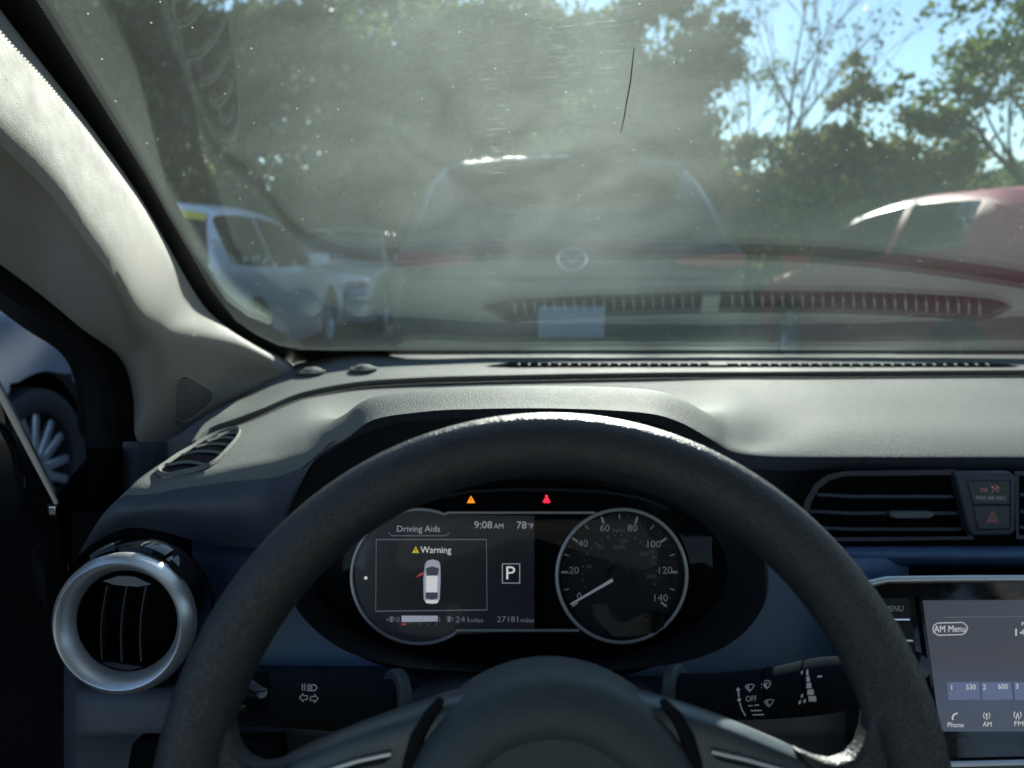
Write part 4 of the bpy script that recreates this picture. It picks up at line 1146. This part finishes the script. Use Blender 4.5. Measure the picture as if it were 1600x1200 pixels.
# ================================================================== open driver door
dr = thing('driver_door', 'black driver door swung open at far left with pale edge strip', 'car door', pT(90, 1100, .9))
hinge = pX(97, 800, -.505)
out_d = Vector((-math.sin(R(58)), -math.cos(R(58)), 0)); thick = Vector((math.cos(R(58)), -math.sin(R(58)), 0)) * .06
e_top = [pX(-30, 560, -.545), pX(0, 615, -.537), pX(45, 702, -.52), pX(88, 786, -.505)]
door = MB()
prof_ = [e_top[0], e_top[1], e_top[2], e_top[3], hinge + Vector((0, 0, -.05)), hinge + Vector((0, .0, -.62)), hinge + out_d * .95 + Vector((0, 0, -.62)), hinge + out_d * .98 + Vector((0, 0, .35)), hinge + out_d * .25 + Vector((0, 0, .36))]
door.prism(prof_, Vector((-.03, .05, 0))); door.build('panel', M['gloss'], dr, smooth=False)
stp = MB(); stp.tube([p - ray(0, 700) * .004 for p in e_top[:4]], [.0034, .0034, .003, .0022], 8); stp.build('edge_strip', M['strip'], dr)
cl = MB(); cl.box(e_top[3] + Vector((.0, -.006, -.006)), (.008, .006, .010)); cl.build('clip', M['bright'], dr, bevel=.001)
pull_ = MB(); pull_.tube([pX(u, v, -.50) for u, v in ((-20, 655), (5, 668), (22, 700), (33, 745), (36, 780))], [.004, .004, .004, .003, .002], 8); pull_.build('grab_handle', M['gloss'], dr)
lower_d = MB(); lower_d.prism([pX(88, 792, -.515), pX(118, 752, -.53), pX(137, 728, -.54), pX(175, 735, -.53), pX(190, 900, -.50), pX(110, 900, -.49)], Vector((-.02, .03, 0))); lower_d.build('hinge_cover', M['dark'], dr, smooth=False)

# ================================================================== parked cars
def interp(pts, y): return float(np.interp(y, [p[0] for p in pts], [p[1] for p in pts]))
def sinterp(pts, ys):
    P = spline(np.array(pts, float), 8); return np.interp(ys, P[:, 0], P[:, 1])
def build_car(label, cat_name, loc, rz, sp, body_m, group, spokes=False):
    root = thing(cat_name, label, 'car', loc, group, rz)
    L_, W = sp['L'], sp['W']
    ys = np.linspace(0, L_, int(L_ / .045))
    zt = sinterp(sp['top'], ys); zbl = sinterp(sp['belt'], ys)
    t = np.abs(2 * ys / L_ - 1)
    wf = W * (1 - .05 * t ** 4 - .05 * np.clip((t - .95) / .05, 0, 1) ** 2)
    nside = 15
    G = []
    for i, y in enumerate(ys):
        h = max(0, zt[i] - zbl[i]); gh = min(1, h / .12)
        w = wf[i]; wb = w - .045
        ztop = zt[i]; zb = min(zbl[i], ztop - .03)
        wt = wb - .36 * h if h > .03 else wb - .01
        cz = .035 + .02 * gh
        half = [(0, ztop), (wt * .5, ztop - cz * .2), (wt * .84, ztop - cz * .65), (wt * .97, ztop - cz * 1.15), (wt + (wb - wt) * .12, ztop - cz - (ztop - cz - zb) * .12)]
        half += [(wt + (wb - wt) * .55, ztop - cz - (ztop - cz - zb) * .55), (wb, zb)]
        zs = np.linspace(zb - .05, .22, nside)
        for z in zs:
            bul = w - .018 * ((z - .62) / .35) ** 2 if z > .3 else w - .018 - .25 * (.3 - z)
            half.append((min(w, bul), z))
        G.append(half)
    nr = len(G[0])
    verts, idx = [], {}
    for i, half in enumerate(G):
        for s_ in (1, -1):
            for j, (x, z) in enumerate(half):
                if j == 0 and s_ == -1: idx[i, -1, 0] = idx[i, 1, 0]; continue
                idx[i, s_, j] = len(verts); verts.append([s_ * x, ys[i], z])
    cls = {'body': [], 'windscreen': [], 'rear_window': [], 'side_window': {}}
    wr = sp['wr']; ar = wr + .055
    cut = set()
    def glass_kind(y, j, s_):
        if j < 3:
            if sp['ws'][0] < y < sp['ws'][1]: return 'windscreen'
            if sp['rw'][0] < y < sp['rw'][1]: return 'rear_window'
        if j in (4, 5):
            for k, (a, b) in enumerate(sp['sw']):
                if a < y < b: return ('side_window', s_, k)
        return 'body'
    faces = {}
    for i in range(len(ys) - 1):
        ym = (ys[i] + ys[i + 1]) / 2
        for s_ in (1, -1):
            for j in range(nr - 1):
                q = [idx[i, s_, j], idx[i + 1, s_, j], idx[i + 1, s_, j + 1], idx[i, s_, j + 1]]
                zm = sum(verts[a][2] for a in q) / 4
                if j >= 6 and any((ym - wy) ** 2 + (zm - wr) ** 2 < ar * ar for wy in sp['wy']): continue
                if s_ < 0: q = q[::-1]
                faces.setdefault(glass_kind(ym, j, s_), []).append(tuple(q))
    used_b = set(a for f in faces['body'] for a in f)
    for i, y in enumerate(ys):                        # round the arch edges
        for s_ in (1, -1):
            for j in range(6, nr):
                vtx = verts[idx[i, s_, j]]
                for wy in sp['wy']:
                    dy, dz = vtx[1] - wy, vtx[2] - wr; d = math.hypot(dy, dz)
                    if d < ar + .035 and d > 1e-4 and d < ar + .03:
                        vtx[1] = wy + dy / d * ar if d < ar else vtx[1]; vtx[2] = wr + dz / d * ar if d < ar else vtx[2]
    # end caps
    for e, flip in ((0, False), (len(ys) - 1, True)):
        for j in range(nr - 1):
            q = [idx[e, 1, j], idx[e, 1, j + 1], idx[e, -1, j + 1], idx[e, -1, j]]
            q = list(dict.fromkeys(q))
            if len(q) > 2: faces['body'].append(tuple(q[::-1] if flip else q))
    def emit(name, fl, m, parent=root, off=0.0):
        um = {}; vv = []; ff = []
        for f in fl:
            g_ = []
            for a in f:
                if a not in um: um[a] = len(vv); vv.append(Vector(verts[a]))
                g_.append(um[a])
            ff.append(tuple(g_))
        mb = MB(); mb.add(vv, ff)
        return mb.build(name, m, parent, local=True, auto=True)
    body = emit('body', faces.pop('body'), body_m)
    for kname, fl in faces.items():
        nm = kname if isinstance(kname, str) else kname[0]
        emit(nm, fl, sp.get('pane', M['pane']))
    inn = MB(); inn.box((0, L_ * .45, .62), (2 * W - .25, L_ * .55, .5)); 
    for y in (sp['sw'][0][0] + .35, sp['sw'][-1][1] - .75):
        for x in (-.36, .36): inn.box((x, y, .95), (.42, .14, .5)); inn.box((x, y, 1.24), (.22, .1, .16))
    inn.build('seats', M['seat'], root, local=True, bevel=.03)
    # sill and arch liners, wheels
    for wy in sp['wy']:
        for s_ in (1, -1):
            x = s_ * (W - .012 - (.03 if abs(2 * wy / L_ - 1) > .5 else 0))
            ln = MB(); ln.lathe(Vector((x - s_ * .24, wy, wr)), (s_, 0, 0), [(.0001, 0), (ar + .01, 0), (ar + .01, .22)], 36); ln.build('arch_liner', M['dark'], root, local=True)
            whp = MB(); c = Vector((x - s_ * .115, wy, wr))
            whp.lathe(c, (s_, 0, 0), [(wr * .66, 0), (wr * .9, -.005), (wr * .985, .03), (wr, .06), (wr * .995, .10), (wr * .975, .125), (wr * .92, .135), (wr * .74, .13), (wr * .69, .118)], 44)
            wh = whp.build('wheel', M['tyre'], root, local=True)
            rm = MB(); rm.lathe(c, (s_, 0, 0), [(.0001, .03), (wr * .6, .02), (wr * .66, .10), (wr * .70, .122), (wr * .69, .112)], 44); rm.build('rim', M['clad'] if spokes else M['alloy'], wh, local=True)
            if s_ > 0 or not spokes:
                first = None
                nsp = 7 if spokes else 5
                for k in range(nsp):
                    for da in ((-.20, .20) if spokes else (0,)):
                        if first is None:
                            mb = MB()
                            mb.prism([Vector((.0, r * .0 + o_, r)) for r, o_ in ((.0, -.016), (wr * .69, -.016), (wr * .70, .016), (.0, .022))], Vector((-.02, 0, 0)))
                            # crowned face
                            first = mb.build('spoke', M['alloy'], wh, local=True, bevel=.006); sk = first
                        else: sk = dup(first, wh)
                        sk.location = c + Vector((s_ * .108, 0, 0))
                        sk.rotation_euler = (2 * math.pi * k / nsp + da, 0, 0)
                if spokes:
                    cap = MB(); cap.lathe(c + Vector((s_ * .1, 0, 0)), (s_, 0, 0), [(.04, 0), (.035, .02), (.0001, .024)], 20); cap.build('hub_cap', M['alloy'], wh, local=True)
    # mirrors
    ym, zm = sp['mir']
    for s_ in (1, -1):
        mm = MB(); mm.box((s_ * (W + .085), ym, zm), (.20, .11, .125)); mm.box((s_ * (W - .02), ym + .02, zm - .05), (.08, .05, .03)); mm.build('door_mirror', body_m, root, local=True, bevel=.03)
    return root, verts, ys
def rear_kit(root, W, plate_z, emblem_z, lamp_z, lamp_h, lamp_w=.34, y=-.012, plain_emblem=False):
    for s_ in (1, -1):
        lm = MB(); xo = W * .905
        lm.prism([Vector((s_ * x, y, z)) for x, z in ((xo - lamp_w, lamp_z - lamp_h * .25), (xo - .10, lamp_z - lamp_h / 2), (xo, lamp_z - lamp_h * .35), (xo - .01, lamp_z + lamp_h * .42), (xo - .10, lamp_z + lamp_h / 2), (xo - lamp_w, lamp_z + lamp_h * .15))], Vector((0, .05, 0)))
        lm.prism([Vector((s_ * (xo + .004), y + .012, lamp_z + lamp_h * .4)), Vector((s_ * (xo + .004), y + .012, lamp_z - lamp_h * .35)), Vector((s_ * (W * .945), .22, lamp_z + lamp_h * .1)), Vector((s_ * (W * .945), .22, lamp_z + lamp_h * .3))], Vector((-s_ * .05, 0, 0)))
        lm.build('tail_lamp', M['taillamp'], root, local=True, bevel=.008)
    pl = MB(); pl.box((0, y - .004, plate_z), (.32, .012, .15)); pl.build('number_plate', M['plate'], root, local=True, bevel=.003)
    bp = MB(); bp.box((0, y + .05, .40), (2 * W - .25, .14, .26)); bp.build('rear_bumper', M['clad'], root, local=True, bevel=.05)
    em = MB(); em.tube([Vector((.068 * math.cos(a), y - .012, emblem_z + .052 * math.sin(a))) for a in np.linspace(0, 2 * math.pi, 28, endpoint=False)], .007, 8, closed=True)
    em.tube([Vector((x, y - .012, emblem_z + z)) for x, z in ((-.062, .012), (-.035, .022), (-.012, -.004), (0, -.016), (.012, -.004), (.035, .022), (.062, .012))], [.003, .006, .006, .005, .006, .006, .003], 8)
    em.build('emblem', M['bright'], root, local=True)

suv = dict(L=4.5, W=.92, wr=.355, wy=(.82, 3.52),
           top=[(0, .98), (.03, 1.06), (.10, 1.11), (.30, 1.32), (.50, 1.50), (.62, 1.575), (.85, 1.615), (1.5, 1.64), (2.4, 1.60), (2.85, 1.48), (3.5, 1.10), (4.2, .97), (4.45, .80), (4.5, .68)],
           belt=[(0, 1.08), (1.0, 1.10), (2.5, 1.05), (3.5, 1.02), (4.5, .9)], ws=(2.62, 3.4), rw=(.12, .50), sw=[(.62, 1.05), (1.12, 1.95), (2.03, 3.05)], mir=(3.02, 1.10))
so1, _, _ = build_car('grey crossover parked straight ahead, winged ring emblem and pale plate on its tailgate', 'parked_car', (.285, 3.72, 0), 0, suv, M['p_suv'], 'cars parked in the row ahead')
rear_kit(so1, .92, .74, 1.035, 1.03, .085)
spl = MB(); sg_ = []
for y, z, hw in ((.60, 1.585, .66), (.46, 1.565, .64), (.30, 1.545, .60), (.295, 1.525, .60), (.34, 1.50, .58)):
    sg_.append([Vector((x * hw, y + .05 * x * x, z - .045 * abs(x) ** 2.5)) for x in np.linspace(-1, 1, 15)])
spl.grid(sg_); spl.build('spoiler', M['clad'], so1, local=True)
hatch = dict(L=4.4, W=.90, wr=.33, wy=(.75, 3.45),
             top=[(0, .90), (.04, 1.02), (.14, 1.10), (.40, 1.30), (.70, 1.42), (1.1, 1.475), (1.9, 1.49), (2.6, 1.41), (3.0, 1.26), (3.5, .99), (4.0, .87), (4.32, .74), (4.4, .62)],
             belt=[(0, 1.12), (.75, 1.12), (1.6, 1.05), (3.2, .93), (4.4, .8)], ws=(2.65, 3.4), rw=(.14, .55), sw=[(.86, 1.70), (1.80, 3.2)], mir=(3.1, 1.0))
so2, _, _ = build_car('deep red hatchback with dewy roof and thick rear pillar, under the right-hand trees', 'parked_car', (3.42, 3.62, 0), 0, hatch, M['p_red'], 'cars parked in the row ahead')
rear_kit(so2, .90, .62, .98, .92, .14)
tr_ = MB()
for s_ in (-1, 1):
    tr_.tube([Vector((s_ * .872, y, z)) for y, z in ((.72, 1.13), (1.2, 1.095), (1.7, 1.055), (2.4, 1.0), (3.25, .945))], .011, 8)
tr_.build('window_trim', M['bright'], so2, local=True)
wag = dict(L=4.3, W=.88, wr=.33, wy=(.78, 3.38),
           top=[(0, .88), (.03, .98), (.08, 1.02), (.25, 1.25), (.42, 1.42), (.60, 1.48), (1.5, 1.51), (2.2, 1.46), (2.55, 1.34), (3.2, .98), (4.0, .87), (4.25, .72), (4.3, .6)],
           belt=[(0, 1.0), (1.0, .97), (2.4, .95), (3.2, .93), (4.3, .8)], ws=(2.3, 3.1), rw=(.09, .42), sw=[(.42, 1.35), (1.43, 2.75)], mir=(2.55, 1.02), pane=M['pane'])
so3, _, _ = build_car('pale silver blue hatchback with yellow mark in its rear window, far left ahead', 'parked_car', (-2.98, 5.62, 0), 0, wag, M['p_white'], 'cars parked in the row ahead')
rear_kit(so3, .88, .62, .9, .86, .2)
st = MB(); st.box((.56, .335, 1.36), (.20, .012, .055), Matrix.Rotation(R(8), 3, 'Y')); st.build('sticker', M['sticker'], so3, local=True)
so4, _, _ = build_car('light grey car facing this way, farthest off beyond the silver blue hatchback', 'parked_car', (-2.62, 14.2, 0), math.pi, wag, M['p_far'], 'cars parked beyond the row')
for s_ in (1, -1):
    hl_ = MB(); hl_.box((s_ * .62, 4.22, .72), (.34, .12, .14)); hl_.build('headlamp', M['bright'], so4, local=True, bevel=.03)
sed = dict(L=4.6, W=.91, wr=.30, wy=(.95, 3.62),
           top=[(0, .85), (.05, .98), (.5, 1.05), (.9, 1.2), (1.4, 1.42), (2.1, 1.46), (2.6, 1.40), (3.0, 1.22), (3.5, .99), (4.2, .86), (4.52, .72), (4.6, .6)],
           belt=[(0, .96), (1.5, .98), (3.4, .93), (4.6, .8)], ws=(2.55, 3.4), rw=(.6, 1.35), sw=[(.95, 2.0), (2.08, 3.1)], mir=(2.95, 1.02))
so5, _, _ = build_car('blue grey sedan parked alongside, multi-spoke alloy wheel seen past the open door', 'parked_car', (-2.545, -.985, 0), 0, sed, M['p_grey'], None, True)
seam = MB()
for s_ in (1,):
    seam.tube([Vector((s_ * (.912 - d), y, z)) for y, z, d in ((3.03, .93, .03), (3.06, .80, .004), (3.05, .60, -.001), (3.00, .42, .004), (2.96, .30, .012))], .005, 6)
seam.build('door_seam', M['dark'], so5, local=True)
# dew beads on the cars ahead and along the bonnet edge
def dew(root, pts, name='dew_drops', local=True):
    mb = MB()
    for p, r in pts:
        rings = [(r * math.cos(a), r * math.sin(a) * .8) for a in (0, .5, 1.0, 1.35)]
        vs, m = [], 7
        for rr, z in rings: vs += [Vector(p) + Vector((rr * math.cos(2 * math.pi * k / m), rr * math.sin(2 * math.pi * k / m), z)) for k in range(m)]
        vs.append(Vector(p) + Vector((0, 0, r * .82)))
        fs = [(q * m + k, q * m + (k + 1) % m, (q + 1) * m + (k + 1) % m, (q + 1) * m + k) for q in range(3) for k in range(m)] + [(3 * m + k, 3 * m + (k + 1) % m, 4 * m) for k in range(m)]
        mb.add(vs, fs)
    o = mb.build(name, M['dew'], root, local=local); o['kind'] = 'stuff'; return o
def on_body(root, samples):
    b = [o for o in root.children if o.name.startswith('body')][0].data
    t = BVHTree.FromPolygons([v.co.copy() for v in b.vertices], [tuple(p.vertices) for p in b.polygons])
    out = []
    for q, r in samples:
        h = t.find_nearest(Vector(q))
        if h[0] is not None and h[1].z > -.2 : out.append((h[0] - h[1] * r * .2, r))
    return out
RU = random.uniform
def on_spoiler():
    x = random.choice((RU(-.58, .02), RU(-.52, -.1), RU(-.58, .02), RU(.40, .62)))
    return (Vector((x, RU(.46, .60), 0)), x)
def spz(y, x): return np.interp(y, (.46, .60), (1.565, 1.585)) - .045 * abs(x / .65) ** 2.5
dew(so1, [(Vector((p.x, p.y, spz(p.y - .05 * (x / .65) ** 2, x))), RU(.004, .009)) for p, x in (on_spoiler() for _ in range(120))])
dew(so2, on_body(so2, [((RU(-.95, -.55), RU(.15, 1.0), RU(1.0, 1.5)), RU(.003, .007)) for _ in range(260)] + [((RU(-.75, -.6), RU(1.0, 2.6), 1.45), RU(.003, .007)) for _ in range(90)] + [((-.9, RU(.3, 2.0), RU(.95, 1.08)), RU(.003, .006)) for _ in range(80)]))
dew(shell, [(glass_pt(p.x, p.y + .035, -.006) - shell.location, RU(.0006, .0018)) for p in (pG(RU(730, 930), 546, 0) for _ in range(60))], local=True)

# ================================================================== trees
def leaf_cloud(blobs, nleaf, size, seed, droop=.0):
    rg2 = np.random.default_rng(seed)
    B = np.array(blobs, float)                        # x y z rx ry rz
    wts = (B[:, 3] * B[:, 4] * B[:, 5]) ** .75; wts /= wts.sum()
    ch = rg2.choice(len(B), nleaf, p=wts)
    d = rg2.normal(size=(nleaf, 3)); d /= np.linalg.norm(d, axis=1)[:, None]
    rad = np.clip(np.abs(rg2.normal(.55, .33, nleaf)), .05, 1.6)
    c = B[ch, :3] + d * rad[:, None] * B[ch, 3:]
    n_ = rg2.normal(size=(nleaf, 3)); n_ /= np.linalg.norm(n_, axis=1)[:, None]
    a = np.cross(n_, rg2.normal(size=(nleaf, 3))); a /= np.linalg.norm(a, axis=1)[:, None]
    b = np.cross(n_, a)
    sz = size * rg2.uniform(.5, 1.3, nleaf)[:, None]
    a, b = a * sz, b * sz * .55
    v = np.stack([c - a, c - b + .15 * a, c + a, c + b - .1 * a], 1).reshape(-1, 3)
    f = np.arange(nleaf * 4).reshape(-1, 4)
    return v, f
def np_obj(name, v, f, m, parent=None, kind=None):
    me = bpy.data.meshes.new(name)
    me.vertices.add(len(v)); me.vertices.foreach_set('co', v.astype(np.float32).ravel())
    me.loops.add(f.size); me.loops.foreach_set('vertex_index', f.astype(np.int32).ravel())
    me.polygons.add(len(f)); me.polygons.foreach_set('loop_start', np.arange(0, f.size, f.shape[1], dtype=np.int32))
    me.update(); me.validate()
    me.materials.append(m)
    o = bpy.data.objects.new(name, me); COL.objects.link(o)
    if parent is not None: o.parent = parent
    if kind: o['kind'] = kind
    return o
def branches(mb, p, d, ln, r, depth, rnd, tips, spread=.5):
    n_ = 4; pts = [p.copy()]; rr = [r]; q = p.copy(); dd = d.normalized()
    for i in range(n_):
        dd = (dd + Vector((rnd.uniform(-1, 1), rnd.uniform(-1, 1), rnd.uniform(-.3, .5))) * .16).normalized()
        q = q + dd * ln / n_; pts.append(q.copy()); rr.append(r * (1 - .55 * (i + 1) / n_))
    mb.tube(pts, rr, 5 if depth < 2 else 4, caps=False)
    if depth == 0: tips.append(q); return
    for k in range(rnd.choice((2, 3, 3))):
        base_ = pts[rnd.choice((2, 3, 4))]
        nd_ = (dd + Vector((rnd.uniform(-1, 1), rnd.uniform(-1, 1), rnd.uniform(-.2, .8))) * spread * 1.3).normalized()
        branches(mb, base_, nd_, ln * rnd.uniform(.55, .8), r * .48, depth - 1, rnd, tips, spread)
def tree(label, x, y, h, rad, m, nleaf, seed, low=.15, leaf=.075, depth=3, sparse=False, lean=0.0, trunk_r=None, zmax=None):
    rnd = random.Random(seed)
    root = thing('tree', label, 'tree', (x, y, 0), 'trees behind the parking lot')
    mb = MB(); tips = []
    tr_ = trunk_r or (.06 + h * .016)
    pts = [Vector((0, 0, -.1)), Vector((lean * .3, 0, h * .25)), Vector((lean * .6 + rnd.uniform(-.1, .1), 0, h * .5)), Vector((lean, 0, h * .72))]
    mb.tube(pts, [tr_, tr_ * .8, tr_ * .55, tr_ * .3], 8)
    for k in range(9 if sparse else 7):
        f_ = rnd.uniform(.22, .72); b0 = pts[1].lerp(pts[3], max(0, (f_ - .25) / .47)) if f_ > .25 else pts[0].lerp(pts[1], f_ / .25)
        a = rnd.uniform(0, 6.28); up = rnd.uniform(.5, 1.6)
        branches(mb, b0, Vector((math.cos(a), math.sin(a), up)), (h - b0.z) * rnd.uniform(.35, .55), tr_ * .4, depth - 1, rnd, tips, .55)
    branches(mb, pts[3], Vector((lean * .1, 0, 1)), h * .26, tr_ * .3, depth - 1, rnd, tips, .5)
    mb.build('trunk', M['bark'], root, local=True)
    bl_ = []
    if sparse:
        for q in tips:
            if rnd.random() < .75: bl_.append((q.x, q.y, q.z, .16 * rad, .16 * rad, .14 * rad))
    else:
        for q in tips:
            s_ = rad * rnd.uniform(.18, .34); bl_.append((q.x, q.y, q.z, s_, s_, s_ * .75))
        for k in range(34):
            a = rnd.uniform(0, 6.28); z = rnd.uniform(low, .92); rr_ = rad * math.sin(math.pi * min(1, max(.12, (z - low * .6) / (1.08 - low * .6)))) ** .6 * rnd.uniform(.5, .95)
            s_ = rad * rnd.uniform(.22, .40); bl_.append((lean * z + rr_ * math.cos(a), rr_ * math.sin(a), h * z, s_, s_, s_ * .7))
    v, f = leaf_cloud(bl_, nleaf, leaf, seed)
    if zmax:
        keep = v.reshape(-1, 4, 3)[:, :, 2].max(1) < zmax
        v = v.reshape(-1, 4, 3)[keep].reshape(-1, 3); f = np.arange(len(v)).reshape(-1, 4)
    np_obj('crown', v, f, m, root)
    return root
def tx(u, Y): return (u - 800) / F * Y / CP * 1.0
TL = [  # label, u, Y, height, radius, material, leaves, low
    ('tall dark bushy tree at the far left, behind the silver blue hatchback', 190, 17, 6.6, 3.3, 'leafdark', 9000, .05),
    ('dark tree between the far left tree and the grey crossover, dense to the ground', 400, 18, 6.8, 3.3, 'leafdark', 9000, .05),
    ('dark green tree rising left of the crossover roof', 590, 16.5, 6.4, 3.1, 'leafdark', 9000, .05),
    ('broad olive tree directly above the crossover roof', 790, 17.5, 6.5, 3.0, 'leaf', 9000, .05),
    ('dark green tree with a flat crown just right of the broad olive tree', 900, 16.8, 6.3, 2.3, 'leaf', 9000, .05),
    ('dark leafy tree at the edge of the open sky, right of the crossover roof', 985, 15.5, 4.7, 1.6, 'leafdark', 6000, .06),
    ('low yellow green bushy tree below the bare branches', 1150, 16.5, 3.0, 1.5, 'leafolive', 7000, .04),
    ('rounded mid green tree left of the sky gap', 1290, 15.5, 3.7, 1.5, 'leafolive', 5000, .05),
    ('olive green tree below the sky gap, behind the red hatchback', 1410, 15, 2.9, 1.5, 'leafolive', 8000, .04),
    ('tall loose leafy tree at the far right above the red hatchback', 1585, 13.5, 6.4, 1.8, 'leaf', 3600, .12),
    ('dark tree farther right, partly out of view', 1790, 15, 6.8, 2.4, 'leafdark', 6500, .05),
    ('dark tree out past the left pillar', -60, 19, 7.6, 3.0, 'leafdark', 6000, .05),
    ('low green bush right behind the crossover roof corner', 1070, 18.5, 3.4, 1.6, 'leaf', 6000, .03),
    ('low bush by the red hatchback bonnet, yellow green', 1230, 13.5, 2.3, 1.1, 'leafolive', 5000, .03)]
for i, (lb, u, Y, h, rad, m, nl, low) in enumerate(TL):
    tree(lb, tx(u, Y), Y, h, rad, M[m], int(nl * 1.7), 40 + i, low, .105 if u < 1100 else .085, zmax=(.72 + Y * .333 if 700 < u < 1300 else None))
tree('bare thin-branched tree standing up against the sky', tx(1215, 15.5), 15.5, 6.6, 1.2, M['leafdark'], 380, 91, sparse=True, depth=4, leaf=.06, trunk_r=.07)
tree('slender twiggy tree with few leaves left of the sky gap', tx(1150, 17.5), 17.5, 5.6, 1.2, M['leaf'], 900, 92, sparse=True, depth=4, leaf=.06, trunk_r=.05)
tree('wispy dark tree with loose leafy twigs at the left edge of the open sky', tx(1015, 15), 15, 6.1, 1.7, M['leafdark'], 4200, 93, sparse=True, depth=4, leaf=.085, trunk_r=.07, zmax=.72 + 15 * .325)
# undergrowth and the wood beyond
bl_ = []
for k in range(170):
    x = rng.uniform(-26, 26); bl_.append((x, 20 + rng.uniform(-1.0, 2.5), rng.uniform(.1, 2.6), 1.3, .9, .9))
v, f = leaf_cloud(bl_, 42000, .13, 5)
np_obj('undergrowth', v, f, M['leaf'], kind='stuff')
bl_ = []
for k in range(560):
    x = rng.uniform(-60, 60); bl_.append((x, 34 + rng.uniform(-3, 5), rng.uniform(.3, 11.8 - 7.6 * ss(-3, 7, x)), 2.3, 1.6, 1.5))
v, f = leaf_cloud(bl_, 90000, .42, 6)
np_obj('distant_woods', v, f, M['leafdark'], kind='stuff')
